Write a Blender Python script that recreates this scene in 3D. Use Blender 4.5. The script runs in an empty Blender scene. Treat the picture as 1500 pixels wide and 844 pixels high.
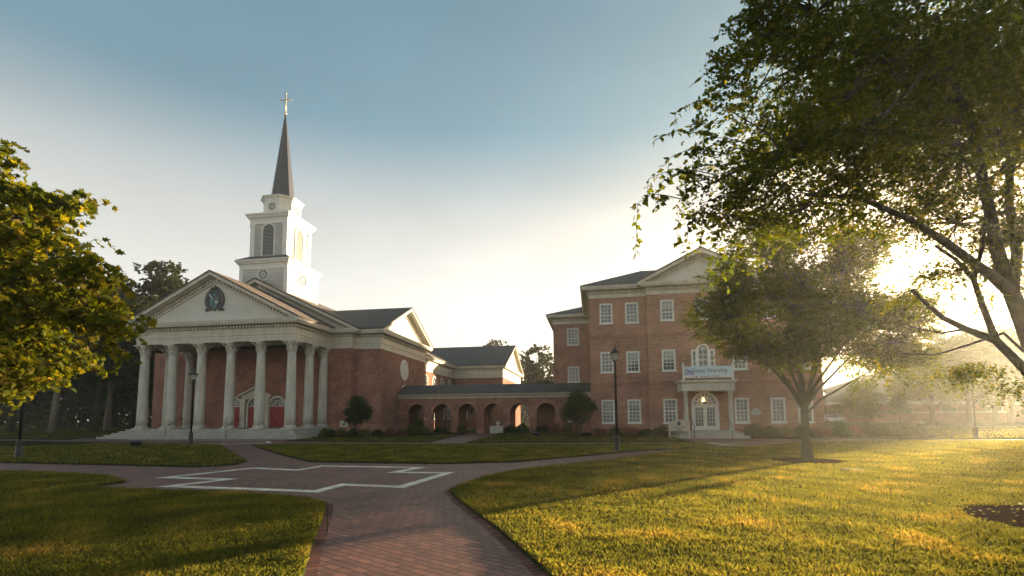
import bpy, math, random
import numpy as np
from mathutils import Vector, Matrix, noise
R=math.radians; PI=math.pi
rng=np.random.default_rng(7); random.seed(7)
sc=bpy.context.scene; C=sc.collection
# ---------------------------------------------------------------- camera
H=1.65; F=709.3688; PY=553.4272; PITCH=.0795; ROLL=.007; YAW=-.1641
fw=Vector((math.sin(YAW)*math.cos(PITCH),math.cos(YAW)*math.cos(PITCH),math.sin(PITCH)))
r0=Vector((math.cos(YAW),-math.sin(YAW),0)); u0=r0.cross(fw)
rt=math.cos(ROLL)*r0-math.sin(ROLL)*u0; up=math.sin(ROLL)*r0+math.cos(ROLL)*u0
cd=bpy.data.cameras.new('camera'); cam=bpy.data.objects.new('camera',cd); C.objects.link(cam)
cam.matrix_world=Matrix(((rt.x,up.x,-fw.x,0),(rt.y,up.y,-fw.y,0),(rt.z,up.z,-fw.z,H),(0,0,0,1)))
cd.sensor_width=36; cd.lens=F/1500*36; cd.shift_y=(PY-422)/1500; cd.clip_start=.05; cd.clip_end=3000
sc.camera=cam
def ray(x,y): return fw+rt*((x-750)/F)+up*((PY-y)/F)
def gr(x,y,Z=0):
    d=ray(x,y); t=(Z-H)/d.z; return (d.x*t,d.y*t)
def at(x,y,t): d=ray(x,y); return Vector((0,0,H))+d*t
# ---------------------------------------------------------------- helpers
def tag(o,label=None,cat=None,group=None,kind=None):
    if label:o['label']=label
    if cat:o['category']=cat
    if group:o['group']=group
    if kind:o['kind']=kind
    return o
def empty(name,loc=(0,0,0),label=None,cat=None,group=None,rz=0):
    o=bpy.data.objects.new(name,None); C.objects.link(o); o.location=loc; o.rotation_euler=(0,0,rz); o.empty_display_size=.3
    return tag(o,label,cat,group)
class MB:
    def __init__(s): s.v=[]; s.f=[]; s.sm=[]; s.at=None
    def add(s,vs,fs,smooth=False):
        n=len(s.v); s.v+= [tuple(a) for a in vs]; s.f+=[tuple(n+i for i in f) for f in fs]; s.sm+=[smooth]*len(fs); return s
    def box(s,x0,x1,y0,y1,z0,z1):
        if x0>x1:x0,x1=x1,x0
        if y0>y1:y0,y1=y1,y0
        vs=[(x,y,z) for z in(z0,z1) for y in (y0,y1) for x in (x0,x1)]
        return s.add(vs,[(0,2,3,1),(4,5,7,6),(0,1,5,4),(2,6,7,3),(0,4,6,2),(1,3,7,5)])
    def poly(s,pts,z0,z1):
        n=len(pts); a=sum(pts[i][0]*pts[(i+1)%n][1]-pts[(i+1)%n][0]*pts[i][1] for i in range(n))
        if a<0: pts=pts[::-1]
        vs=[(x,y,z0) for x,y in pts]+[(x,y,z1) for x,y in pts]
        return s.add(vs,[tuple(range(n))[::-1],tuple(range(n,2*n))]+[(i,(i+1)%n,n+(i+1)%n,n+i) for i in range(n)])
    def sheet(s,pts,z):
        n=len(pts); a=sum(pts[i][0]*pts[(i+1)%n][1]-pts[(i+1)%n][0]*pts[i][1] for i in range(n))
        if a<0: pts=pts[::-1]
        return s.add([(x,y,z) for x,y in pts],[tuple(range(n))])
    def tube(s,pts,rad,n=6,cap=True):
        pts=[Vector(p) for p in pts]; m=len(pts)
        if not hasattr(rad,'__len__'): rad=[rad]*m
        base=len(s.v); prev=None
        for i,p in enumerate(pts):
            d=(pts[min(i+1,m-1)]-pts[max(i-1,0)])
            if d.length<1e-9:d=Vector((0,0,1))
            d.normalize()
            if prev is None:
                a=Vector((1,0,0)) if abs(d.x)<.9 else Vector((0,1,0)); prev=d.cross(a).normalized()
            else:
                prev=(prev-d*prev.dot(d)).normalized()
            b=d.cross(prev)
            for k in range(n):
                t=2*PI*k/n; s.v.append(tuple(p+(prev*math.cos(t)+b*math.sin(t))*rad[i]))
        for i in range(m-1):
            for k in range(n):
                k2=(k+1)%n; s.f.append((base+i*n+k,base+i*n+k2,base+(i+1)*n+k2,base+(i+1)*n+k)); s.sm.append(True)
        if cap:
            s.f.append(tuple(base+k for k in range(n))[::-1]); s.f.append(tuple(base+(m-1)*n+k for k in range(n))); s.sm+=[False,False]
        return s
    def lathe(s,prof,n=16,c=(0,0),ang0=0,smooth=True,sq=None):
        b=len(s.v); m=len(prof)
        for r,z in prof:
            for k in range(n):
                t=ang0+2*PI*k/n; s.v.append((c[0]+r*math.cos(t),c[1]+r*math.sin(t),z))
        for i in range(m-1):
            for k in range(n):
                k2=(k+1)%n; s.f.append((b+i*n+k,b+i*n+k2,b+(i+1)*n+k2,b+(i+1)*n+k)); s.sm.append(smooth)
        s.f.append(tuple(b+k for k in range(n))[::-1]); s.f.append(tuple(b+(m-1)*n+k for k in range(n))); s.sm+=[False,False]
        return s
    def sweep(s,path,prof,closed=False):
        # path: xy list, outward = right-hand side of travel ; prof: (out,z)
        n=len(path); b=len(s.v); P=[Vector(p) for p in path]
        for i in range(n):
            def nrm(a,c): d=(c-a).normalized(); return Vector((d.y,-d.x))
            if closed or 0<i<n-1:
                n1=nrm(P[i-1],P[i]); n2=nrm(P[i],P[(i+1)%n]); m=(n1+n2); m=m/(m.dot(n1))
            elif i==0: m=nrm(P[0],P[1])
            else: m=nrm(P[-2],P[-1])
            for o,z in prof: s.v.append((P[i].x+m.x*o,P[i].y+m.y*o,z))
        k=len(prof)
        for i in range(n if closed else n-1):
            j=(i+1)%n
            for q in range(k-1): s.f.append((b+i*k+q,b+j*k+q,b+j*k+q+1,b+i*k+q+1)); s.sm.append(False)
        if not closed:
            s.f.append(tuple(b+q for q in range(k))); s.f.append(tuple(b+(n-1)*k+q for q in range(k))[::-1]); s.sm+=[False,False]
        return s
    def dentils(s,a,b,z0,z1,o0,o1,step=.34,w=.17,dz=0):
        # boxes along segment a->b (xy), outward right, dz: rise over the length
        a=Vector(a); b=Vector(b); L=(b-a).length; d=(b-a)/L; nn=Vector((d.y,-d.x)); k=int(L/step)
        for i in range(k+1):
            t=(L-k*step)/2+i*step; p=a+d*t; h=dz*t/L
            q=[p-d*w/2+nn*o0,p+d*w/2+nn*o0,p+d*w/2+nn*o1,p-d*w/2+nn*o1]
            if nn.length: s.add([(v.x,v.y,z0+h) for v in q]+[(v.x,v.y,z1+h) for v in q],[(0,1,2,3),(7,6,5,4),(0,4,5,1),(1,5,6,2),(2,6,7,3),(3,7,4,0)])
        return s
    def xf(s,M,start=0):
        s.v=s.v[:start]+[tuple(M@Vector(v)) for v in s.v[start:]]; return s
    def build(s,name,mat,parent=None,rnd=None):
        me=bpy.data.meshes.new(name); me.from_pydata(s.v,[],s.f); me.polygons.foreach_set('use_smooth',s.sm)
        me.materials.append(mat); me.validate(); me.update()
        o=bpy.data.objects.new(name,me); C.objects.link(o)
        if parent: o.parent=parent
        return o
def npmesh(name,V,nper,mat,parent=None,rnd=None):
    """V (N,k,3) one k-gon per item"""
    N,k,_=V.shape; me=bpy.data.meshes.new(name)
    me.vertices.add(N*k); me.vertices.foreach_set('co',V.astype(np.float32).ravel())
    me.loops.add(N*k); me.loops.foreach_set('vertex_index',np.arange(N*k,dtype=np.int32))
    me.polygons.add(N); me.polygons.foreach_set('loop_start',np.arange(0,N*k,k,dtype=np.int32)); 
    if rnd is not None:
        a=me.attributes.new('rnd','FLOAT','POINT'); a.data.foreach_set('value',np.repeat(rnd,k).astype(np.float32))
    me.update(calc_edges=True); me.materials.append(mat)
    o=bpy.data.objects.new(name,me); C.objects.link(o)
    if parent:o.parent=parent
    return o
# plane-local writers: u along wall, d outward, z up
class PL:
    def __init__(s,face,p): s.face=face; s.p=p     # face 'S' (-Y) or 'E' (+X)
    def pt(s,u,d,z): return (u,s.p-d,z) if s.face=='S' else (s.p+d,u,z)
    def box(s,mb,u0,u1,d0,d1,z0,z1):
        a=s.pt(u0,d0,z0); b=s.pt(u1,d1,z1); mb.box(a[0],b[0],a[1],b[1],z0,z1)
    def ring(s,mb,uc,zc,r0,r1,d0,d1,a0=0,a1=2*PI,n=24):
        full=abs(a1-a0-2*PI)<1e-6
        for i in range(n):
            t0=a0+(a1-a0)*i/n; t1=a0+(a1-a0)*(i+1)/n
            q=[]
            for d in(d0,d1):
                for (r,t) in ((r0,t0),(r1,t0),(r1,t1),(r0,t1)): q.append(s.pt(uc+r*math.cos(t),d,zc+r*math.sin(t)))
            mb.add(q,[(0,1,2,3),(7,6,5,4),(1,5,6,2),(0,3,7,4)]+([] if full else ([(0,4,5,1)] if i==0 else [])+([(2,6,7,3)] if i==n-1 else [])))
    def disc(s,mb,uc,zc,r,d,a0=0,a1=2*PI,n=24):
        m=n if abs(a1-a0-2*PI)<1e-6 else n+1
        mb.add([s.pt(uc+r*math.cos(a0+(a1-a0)*i/n),d,zc+r*math.sin(a0+(a1-a0)*i/n)) for i in range(m)],[tuple(range(m))])
    def bar(s,mb,u0,z0,u1,z1,w,d0,d1):
        du,dz=u1-u0,z1-z0; L=math.hypot(du,dz); nx,nz=-dz/L*w/2,du/L*w/2
        c=[(u0+nx,z0+nz),(u1+nx,z1+nz),(u1-nx,z1-nz),(u0-nx,z0-nz)]
        mb.add([s.pt(u,d0,z) for u,z in c]+[s.pt(u,d1,z) for u,z in c],[(0,1,2,3),(7,6,5,4),(0,4,5,1),(1,5,6,2),(2,6,7,3),(3,7,4,0)])
# ---------------------------------------------------------------- materials
def nt(name):
    m=bpy.data.materials.new(name); m.use_nodes=True; n=m.node_tree; 
    return m,n,n.nodes['Principled BSDF'],n.links
def sock(n,l,node,inp,val): node.inputs[inp].default_value=val
def paint(name,c,c2=None,rough=.6,scale=3,bump=0,bscale=40,metal=0,detail=4,spec=.4,streak=False):
    m,n,p,l=nt(name); c2=c2 or tuple(x*.8 for x in c)
    g=n.nodes.new('ShaderNodeNewGeometry'); t=n.nodes.new('ShaderNodeTexNoise'); t.inputs['Scale'].default_value=scale; t.inputs['Detail'].default_value=detail
    if streak:
        mp=n.nodes.new('ShaderNodeMapping'); mp.inputs['Scale'].default_value=(1,1,.22); l.new(g.outputs['Position'],mp.inputs[0]); l.new(mp.outputs[0],t.inputs['Vector']); t.inputs['Detail'].default_value=7
    else: l.new(g.outputs['Position'],t.inputs['Vector'])
    r=n.nodes.new('ShaderNodeValToRGB'); r.color_ramp.elements[0].position=.35; r.color_ramp.elements[1].position=.65
    r.color_ramp.elements[0].color=(*c,1); r.color_ramp.elements[1].color=(*c2,1)
    l.new(t.outputs['Fac'],r.inputs['Fac']); l.new(r.outputs['Color'],p.inputs['Base Color'])
    p.inputs['Roughness'].default_value=rough; p.inputs['Metallic'].default_value=metal; p.inputs['Specular IOR Level'].default_value=spec
    if bump:
        t2=n.nodes.new('ShaderNodeTexNoise'); t2.inputs['Scale'].default_value=bscale; l.new(g.outputs['Position'],t2.inputs['Vector'])
        b=n.nodes.new('ShaderNodeBump'); b.inputs['Strength'].default_value=bump; b.inputs['Distance'].default_value=.02; l.new(t2.outputs['Fac'],b.inputs['Height']); l.new(b.outputs['Normal'],p.inputs['Normal'])
    return m
def bricks(name,c1,c2,mortar,w,h,ms,mode='wall',rot=0,bump=.6,off=.5,big=.5):
    m,n,p,l=nt(name); g=n.nodes.new('ShaderNodeNewGeometry'); s=n.nodes.new('ShaderNodeSeparateXYZ'); l.new(g.outputs['Position'],s.inputs[0])
    cb=n.nodes.new('ShaderNodeCombineXYZ')
    if mode=='wall':
        a=n.nodes.new('ShaderNodeMath'); a.operation='ADD'; l.new(s.outputs[0],a.inputs[0]); l.new(s.outputs[1],a.inputs[1]); l.new(a.outputs[0],cb.inputs[0]); l.new(s.outputs[2],cb.inputs[1]); vec=cb.outputs[0]
    else:
        mp=n.nodes.new('ShaderNodeMapping'); mp.inputs['Rotation'].default_value=(0,0,rot); l.new(g.outputs['Position'],mp.inputs[0]); vec=mp.outputs[0]
    b=n.nodes.new('ShaderNodeTexBrick'); l.new(vec,b.inputs['Vector']); b.offset=off
    b.inputs['Scale'].default_value=1; b.inputs['Brick Width'].default_value=w; b.inputs['Row Height'].default_value=h; b.inputs['Mortar Size'].default_value=ms; b.inputs['Mortar Smooth'].default_value=.3; b.inputs['Bias'].default_value=0
    b.inputs['Color1'].default_value=(*c1,1); b.inputs['Color2'].default_value=(*c2,1); b.inputs['Mortar'].default_value=(*mortar,1)
    t=n.nodes.new('ShaderNodeTexNoise'); t.inputs['Scale'].default_value=big; t.inputs['Detail'].default_value=6; l.new(g.outputs['Position'],t.inputs['Vector'])
    mr=n.nodes.new('ShaderNodeMapRange'); mr.inputs[1].default_value=.3; mr.inputs[2].default_value=.7; mr.inputs[3].default_value=.72; mr.inputs[4].default_value=1.2; l.new(t.outputs['Fac'],mr.inputs[0])
    mx=n.nodes.new('ShaderNodeMix'); mx.data_type='RGBA'; mx.blend_type='MULTIPLY'; mx.inputs[0].default_value=1; l.new(b.outputs['Color'],mx.inputs[6]); l.new(mr.outputs[0],mx.inputs[7])
    l.new(mx.outputs[2],p.inputs['Base Color']); p.inputs['Roughness'].default_value=.9; p.inputs['Specular IOR Level'].default_value=.08
    bp=n.nodes.new('ShaderNodeBump'); bp.inputs['Strength'].default_value=bump; bp.inputs['Distance'].default_value=.012; bp.invert=True; l.new(b.outputs['Fac'],bp.inputs['Height']); l.new(bp.outputs['Normal'],p.inputs['Normal'])
    return m
def leafmat(name,cols,trans=.5,attr='rnd',rough=.5,tcol=None):
    m,n,p,l=nt(name); a=n.nodes.new('ShaderNodeAttribute'); a.attribute_name=attr
    r=n.nodes.new('ShaderNodeValToRGB'); e=r.color_ramp.elements
    for i,c in enumerate(cols):
        q=e[i] if i<2 else e.new(i/(len(cols)-1)); q.color=(*c,1)
    for i,q in enumerate(sorted(e,key=lambda q:q.position)): pass
    for i in range(len(cols)): e[i].position=i/(len(cols)-1); e[i].color=(*cols[i],1)
    l.new(a.outputs['Fac'],r.inputs['Fac']); l.new(r.outputs['Color'],p.inputs['Base Color']); p.inputs['Roughness'].default_value=rough; p.inputs['Specular IOR Level'].default_value=.07
    tr=n.nodes.new('ShaderNodeBsdfTranslucent'); mx=n.nodes.new('ShaderNodeMixShader'); mx.inputs[0].default_value=trans
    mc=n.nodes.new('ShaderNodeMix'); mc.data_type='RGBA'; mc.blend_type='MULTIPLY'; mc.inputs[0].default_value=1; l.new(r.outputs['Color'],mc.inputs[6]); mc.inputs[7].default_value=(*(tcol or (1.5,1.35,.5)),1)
    l.new(mc.outputs[2],tr.inputs['Color']); o=n.nodes['Material Output']
    l.new(p.outputs[0],mx.inputs[1]); l.new(tr.outputs[0],mx.inputs[2]); l.new(mx.outputs[0],o.inputs['Surface'])
    return m
M={}
M['brick']=bricks('brick_wall',(.34,.130,.090),(.165,.062,.048),(.42,.32,.24),.26,.10,.011,big=.9)
M['brick2']=bricks('brick_wall_warm',(.40,.165,.105),(.20,.078,.055),(.48,.38,.28),.26,.10,.012,big=.9)
M['pave']=bricks('brick_paving',(.24,.098,.070),(.13,.053,.042),(.035,.024,.02),.23,.115,.010,'flat',rot=R(28),bump=1.0,big=.8); M['pave'].node_tree.nodes['Principled BSDF'].inputs['Roughness'].default_value=.62; M['pave'].node_tree.nodes['Principled BSDF'].inputs['Specular IOR Level'].default_value=.35
M['cream']=paint('cream_stone',(.58,.54,.44),(.47,.435,.35),.7,2.2,streak=True)
M['tymp']=paint('pale_stucco',(.60,.57,.50),(.55,.525,.46),.8,1)
M['white']=paint('white_paint',(.68,.67,.61),(.60,.59,.54),.5,2)
M['siding']=paint('white_siding',(.76,.77,.75),(.70,.72,.70),.55,1.5)
M['stone']=paint('weathered_stone',(.42,.38,.33),(.30,.27,.24),.8,2,.3,30)
M['step']=paint('stone_step',(.38,.355,.31),(.29,.27,.235),.8,1.5,.2,30)
M['metal']=paint('black_metal',(.012,.013,.014),(.02,.02,.022),.4,8)
M['glass']=paint('window_glass',(.03,.04,.045),(.05,.065,.07),.06,1.5,spec=.9)
M['dark']=paint('dark_louver',(.05,.055,.06),(.03,.035,.04),.7); M['slat']=paint('grey_slats',(.30,.32,.32),(.24,.26,.26),.6)
M['red']=paint('red_door',(.30,.025,.03),(.24,.02,.025),.45,2)
M['copper']=paint('spire_copper',(.022,.020,.032),(.016,.016,.028),.34,1.2,spec=.6)
M['gold']=paint('gilded_metal',(.65,.55,.33),(.55,.45,.25),.35,3,metal=.6)
M['mulch']=paint('bark_mulch',(.05,.026,.018),(.02,.012,.009),1,25,1,60,spec=0)
M['concrete']=paint('pale_concrete',(.50,.46,.40),(.38,.35,.30),.8,3,.1,60)
M['bark']=paint('tree_bark',(.085,.078,.058),(.045,.042,.032),.95,6,.8,25,spec=.1)
M['palebark']=paint('pale_bark',(.25,.22,.18),(.15,.13,.11),.9,6,.5,25)
M['lampglass']=paint('frosted_glass',(.75,.75,.72),(.7,.7,.68),.3)
M['sign']=paint('sign_board',(.50,.43,.33),(.46,.40,.31),.6)
M['crest']=paint('crest_bronze',(.03,.035,.045),(.07,.05,.05),.45,14)
M['teal']=paint('crest_teal',(.02,.16,.14),(.02,.10,.12),.4,10)
M['silver']=paint('crest_silver',(.35,.42,.42),(.25,.32,.33),.4,10)
M['ink']=paint('dark_lettering',(.03,.035,.06),(.03,.03,.05),.6)
M['banner']=paint('banner_cloth',(.50,.62,.66),(.58,.66,.68),.7,.9)
M['violet']=paint('banner_violet',(.20,.16,.30),(.40,.42,.55),.7,3)
M['carpaint']=paint('white_car_paint',(.7,.7,.7),(.68,.68,.68),.25)
M['slab']=bricks('inlay_slabs',(.82,.73,.60),(.62,.55,.45),(.2,.17,.14),.62,9,.012,'flat',rot=R(8),bump=.4,big=2.2)
M['asphalt']=paint('asphalt',(.06,.058,.055),(.045,.045,.043),.9,4)
def roofmat(name,c1,c2):
    m,n,p,l=nt(name); g=n.nodes.new('ShaderNodeNewGeometry'); s=n.nodes.new('ShaderNodeSeparateXYZ'); l.new(g.outputs['Position'],s.inputs[0])
    a=n.nodes.new('ShaderNodeMath'); a.operation='ADD'; l.new(s.outputs[0],a.inputs[0]); l.new(s.outputs[1],a.inputs[1])
    cb=n.nodes.new('ShaderNodeCombineXYZ'); l.new(a.outputs[0],cb.inputs[0]); l.new(s.outputs[2],cb.inputs[1])
    b=n.nodes.new('ShaderNodeTexBrick'); l.new(cb.outputs[0],b.inputs['Vector']); b.inputs['Scale'].default_value=1
    b.inputs['Brick Width'].default_value=.3; b.inputs['Row Height'].default_value=.09; b.inputs['Mortar Size'].default_value=.012; b.inputs['Color1'].default_value=(*c1,1); b.inputs['Color2'].default_value=(*c2,1); b.inputs['Mortar'].default_value=(*(x*.5 for x in c2),1)
    t=n.nodes.new('ShaderNodeTexNoise'); t.inputs['Scale'].default_value=1.3; t.inputs['Detail'].default_value=6; l.new(g.outputs['Position'],t.inputs['Vector'])
    mr=n.nodes.new('ShaderNodeMapRange'); mr.inputs[1].default_value=.3; mr.inputs[2].default_value=.7; mr.inputs[3].default_value=.8; mr.inputs[4].default_value=1.2; l.new(t.outputs['Fac'],mr.inputs[0])
    mx=n.nodes.new('ShaderNodeMix'); mx.data_type='RGBA'; mx.blend_type='MULTIPLY'; mx.inputs[0].default_value=1; l.new(b.outputs['Color'],mx.inputs[6]); l.new(mr.outputs[0],mx.inputs[7]); l.new(mx.outputs[2],p.inputs['Base Color']); p.inputs['Roughness'].default_value=.85
    return m
M['roof']=roofmat('asphalt_shingles',(.115,.105,.10),(.075,.068,.066))
M['roofred']=roofmat('brown_shingles',(.13,.088,.075),(.085,.06,.052))
def turf(name,c1,c2,c3,dirt=True):
    m,n,p,l=nt(name); g=n.nodes.new('ShaderNodeNewGeometry')
    t=n.nodes.new('ShaderNodeTexNoise'); t.inputs['Scale'].default_value=.35; t.inputs['Detail'].default_value=8; t.inputs['Roughness'].default_value=.65; l.new(g.outputs['Position'],t.inputs['Vector'])
    r=n.nodes.new('ShaderNodeValToRGB'); e=r.color_ramp.elements; e[0].position=.35;e[0].color=(*c1,1); e[1].position=.55; e[1].color=(*c2,1); q=e.new(.72); q.color=(*c3,1)
    l.new(t.outputs['Fac'],r.inputs['Fac'])
    t2=n.nodes.new('ShaderNodeTexNoise'); t2.inputs['Scale'].default_value=9; t2.inputs['Detail'].default_value=6; l.new(g.outputs['Position'],t2.inputs['Vector'])
    mr=n.nodes.new('ShaderNodeMapRange'); mr.inputs[1].default_value=.3; mr.inputs[2].default_value=.7; mr.inputs[3].default_value=.55; mr.inputs[4].default_value=1.4; l.new(t2.outputs['Fac'],mr.inputs[0])
    mx=n.nodes.new('ShaderNodeMix'); mx.data_type='RGBA'; mx.blend_type='MULTIPLY'; mx.inputs[0].default_value=1; l.new(r.outputs['Color'],mx.inputs[6]); l.new(mr.outputs[0],mx.inputs[7]); l.new(mx.outputs[2],p.inputs['Base Color'])
    p.inputs['Roughness'].default_value=1; p.inputs['Specular IOR Level'].default_value=0
    t3=n.nodes.new('ShaderNodeTexNoise'); t3.inputs['Scale'].default_value=22; t3.inputs['Detail'].default_value=4; l.new(g.outputs['Position'],t3.inputs['Vector'])
    b=n.nodes.new('ShaderNodeBump'); b.inputs['Strength'].default_value=1; b.inputs['Distance'].default_value=.06; l.new(t3.outputs['Fac'],b.inputs['Height']); l.new(b.outputs['Normal'],p.inputs['Normal'])
    return m
M['turf']=turf('turf',(.032,.038,.018),(.042,.048,.022),(.065,.06,.03))
M['turffar']=turf('far_turf',(.045,.06,.02),(.06,.075,.028),(.085,.085,.04))
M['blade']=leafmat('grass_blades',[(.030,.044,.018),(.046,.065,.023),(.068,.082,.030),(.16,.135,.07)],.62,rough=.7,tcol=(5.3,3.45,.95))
M['leafdark']=leafmat('elm_leaves',[(.018,.036,.010),(.030,.053,.012),(.046,.070,.014),(.12,.11,.015)],.5,rough=.7,tcol=(1.9,1.9,.25))
M['leafelm']=leafmat('golden_elm_leaves',[(.026,.044,.010),(.045,.066,.013),(.07,.085,.016),(.16,.13,.02)],.55,rough=.7,tcol=(2.5,2.1,.25))
M['leafplane']=leafmat('sycamore_leaves',[(.045,.065,.012),(.09,.105,.014),(.16,.15,.02),(.30,.22,.07)],.5,tcol=(2.0,1.75,.25))
M['leafwood']=leafmat('wood_leaves',[(.018,.03,.014),(.028,.042,.015),(.045,.055,.018),(.08,.065,.02)],.25,rough=.7)
M['leafbush']=leafmat('shrub_leaves',[(.035,.060,.022),(.055,.082,.028),(.08,.105,.036)],.3)
M['leafolive']=leafmat('olive_shrub_leaves',[(.09,.11,.03),(.14,.14,.04),(.20,.14,.06)],.3)
M['leafpink']=leafmat('rosy_shrub_leaves',[(.17,.09,.07),(.27,.13,.12),(.12,.11,.045)],.3)
# ---------------------------------------------------------------- world, light
SUN_AZ=41.5; SUN_EL=7.3
w=bpy.data.worlds.new('World'); sc.world=w; w.use_nodes=True; wn=w.node_tree
bg=wn.nodes['Background']; sky=wn.nodes.new('ShaderNodeTexSky'); sky.sky_type='NISHITA'; sky.sun_disc=False
sky.sun_elevation=R(SUN_EL); sky.sun_rotation=R(SUN_AZ); sky.altitude=0; sky.air_density=1.0; sky.dust_density=1.4; sky.ozone_density=1.6
tc=wn.nodes.new('ShaderNodeTexCoord'); sx=wn.nodes.new('ShaderNodeSeparateXYZ'); wn.links.new(tc.outputs['Generated'],sx.inputs[0])
rp_=wn.nodes.new('ShaderNodeValToRGB'); wn.links.new(sx.outputs[2],rp_.inputs[0]); e=rp_.color_ramp.elements
e[0].position=0; e[0].color=(.46,.39,.345,1); e[1].position=.72; e[1].color=(.085,.165,.165,1)
for p_,c_ in ((.18,(.475,.385,.335,1)),(.34,(.53,.40,.30,1)),(.50,(.15,.22,.21,1))): q=e.new(p_); q.color=c_
cn=wn.nodes.new('ShaderNodeTexNoise'); cn.inputs['Scale'].default_value=2.2; cn.inputs['Detail'].default_value=5; cn.inputs['Roughness'].default_value=.55
mpn=wn.nodes.new('ShaderNodeMapping'); mpn.inputs['Scale'].default_value=(1,1,2.6); mpn.inputs['Location'].default_value=(.4,1.3,.2); wn.links.new(tc.outputs['Generated'],mpn.inputs[0]); wn.links.new(mpn.outputs[0],cn.inputs['Vector'])
cm=wn.nodes.new('ShaderNodeMapRange'); cm.inputs[1].default_value=.45; cm.inputs[2].default_value=.75; cm.inputs[3].default_value=1.0; cm.inputs[4].default_value=1.5; wn.links.new(cn.outputs['Fac'],cm.inputs[0])
m1=wn.nodes.new('ShaderNodeMix'); m1.data_type='RGBA'; m1.blend_type='MULTIPLY'; m1.inputs[0].default_value=1; wn.links.new(sky.outputs[0],m1.inputs[6]); wn.links.new(rp_.outputs[0],m1.inputs[7])
m2=wn.nodes.new('ShaderNodeMix'); m2.data_type='RGBA'; m2.blend_type='MULTIPLY'; m2.inputs[0].default_value=1; wn.links.new(m1.outputs[2],m2.inputs[6]); wn.links.new(cm.outputs[0],m2.inputs[7])
vs_=wn.nodes.new('ShaderNodeVectorMath'); vs_.operation='SCALE'; vs_.inputs[3].default_value=2.5*.35; wn.links.new(m2.outputs[2],vs_.inputs[0])
r2=wn.nodes.new('ShaderNodeValToRGB'); wn.links.new(sx.outputs[2],r2.inputs[0]); e=r2.color_ramp.elements; r2.color_ramp.interpolation='LINEAR'
e[0].position=0; e[0].color=(.95,.89,.82,1); e[1].position=1; e[1].color=(.13,.23,.30,1)
for p_,c_ in ((.20,(.95,.90,.83,1)),(.38,(.60,.595,.575,1)),(.455,(.37,.44,.475,1)),(.52,(.20,.325,.40,1)),(.60,(.185,.31,.39,1)),(.74,(.14,.27,.36,1))): q=e.new(p_); q.color=c_
v2=wn.nodes.new('ShaderNodeVectorMath'); v2.operation='SCALE'; v2.inputs[3].default_value=2.0; wn.links.new(r2.outputs[0],v2.inputs[0])
v3=wn.nodes.new('ShaderNodeVectorMath'); v3.operation='ADD'; wn.links.new(vs_.outputs[0],v3.inputs[0]); wn.links.new(v2.outputs[0],v3.inputs[1]); wn.links.new(v3.outputs[0],bg.inputs[0]); bg.inputs[1].default_value=.078
ld=bpy.data.lights.new('sun','SUN'); ld.energy=5; ld.angle=R(.6); ld.color=(1,.79,.49)
sun=bpy.data.objects.new('sun',ld); C.objects.link(sun)
sd=Vector((math.sin(R(SUN_AZ))*math.cos(R(SUN_EL)),math.cos(R(SUN_AZ))*math.cos(R(SUN_EL)),math.sin(R(SUN_EL))))
sun.rotation_euler=sd.to_track_quat('Z','Y').to_euler(); sun.location=(0,0,60)
sc.view_settings.view_transform='Standard'; sc.view_settings.look='None'; sc.view_settings.exposure=2.32; sc.view_settings.gamma=1
sc.cycles.max_bounces=6; sc.cycles.diffuse_bounces=3; sc.cycles.glossy_bounces=2; sc.cycles.transmission_bounces=4; sc.cycles.transparent_max_bounces=4; sc.cycles.volume_bounces=0
sc.cycles.use_denoising=True
# haze
HZ=True
if HZ:
    mb=MB(); mb.box(-260,300,-40,420,-1.5,38)
    hm=bpy.data.materials.new('morning_haze'); hm.use_nodes=True; hn=hm.node_tree; hn.nodes.clear()
    ho=hn.nodes.new('ShaderNodeOutputMaterial'); pv=hn.nodes.new('ShaderNodeVolumePrincipled'); pv.inputs['Color'].default_value=(1,.97,.86,1); pv.inputs['Density'].default_value=.0009; pv.inputs['Anisotropy'].default_value=.64
    hn.links.new(pv.outputs[0],ho.inputs['Volume'])
    tag(mb.build('haze',hm),kind='stuff')
# ---------------------------------------------------------------- ground
mb=MB(); mb.add([(-255,-35,-.03),(295,-35,-.03),(295,415,-.03),(-255,415,-.03)],[(0,1,2,3)]); tag(mb.build('ground',M['turffar']),kind='structure')
mb=MB(); mb.sheet([(-42,-6),(14,-6),(26,33),(26.5,35),(13.5,34.5),(11,36.9),(6.2,36.9),(6.2,31),(-7.5,32),(-8.4,46.9),(-12.2,46.9),(-12,36),(-17,36.2),(-42,37),(-60,31),(-60,10)],.0)
tag(mb.build('brick_plaza',M['pave']),kind='structure')
LAWN=[]
def lawn(name,pts,top=.045):
    m=MB(); m.poly(pts,-.02,top); o=m.build(name,M['turf']); tag(o,kind='structure'); LAWN.append((pts,top)); return o
def smooth(pts,it=2):
    for _ in range(it):
        q=[]
        n=len(pts)
        for i in range(n):
            a=Vector(pts[i]); b=Vector(pts[(i+1)%n])
            if (b-a).length>.9: q+= [tuple(a*.85+b*.15),tuple(a*.15+b*.85)] if (b-a).length<6 else [tuple(a+(b-a).normalized()*.5),tuple(b-(b-a).normalized()*.5)]
            else: q+=[tuple((a+b)/2)]
        pts=q
    return pts
A_=[(-1.0,-5),(-1.5,1.5),(-3.01,4.78),(-3.52,5.74),(-4.4,7.5),(-5.0,8.6),(-5.75,9.14),(-7.86,9.6),(-9.09,9.62),(-10.51,9.75),(-12.1,9.95),(-12.04,10.97),(-13.65,11.93),(-15.53,12.39),(-18.74,12.79),(-45,15),(-60,16),(-60,-5)]
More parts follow.
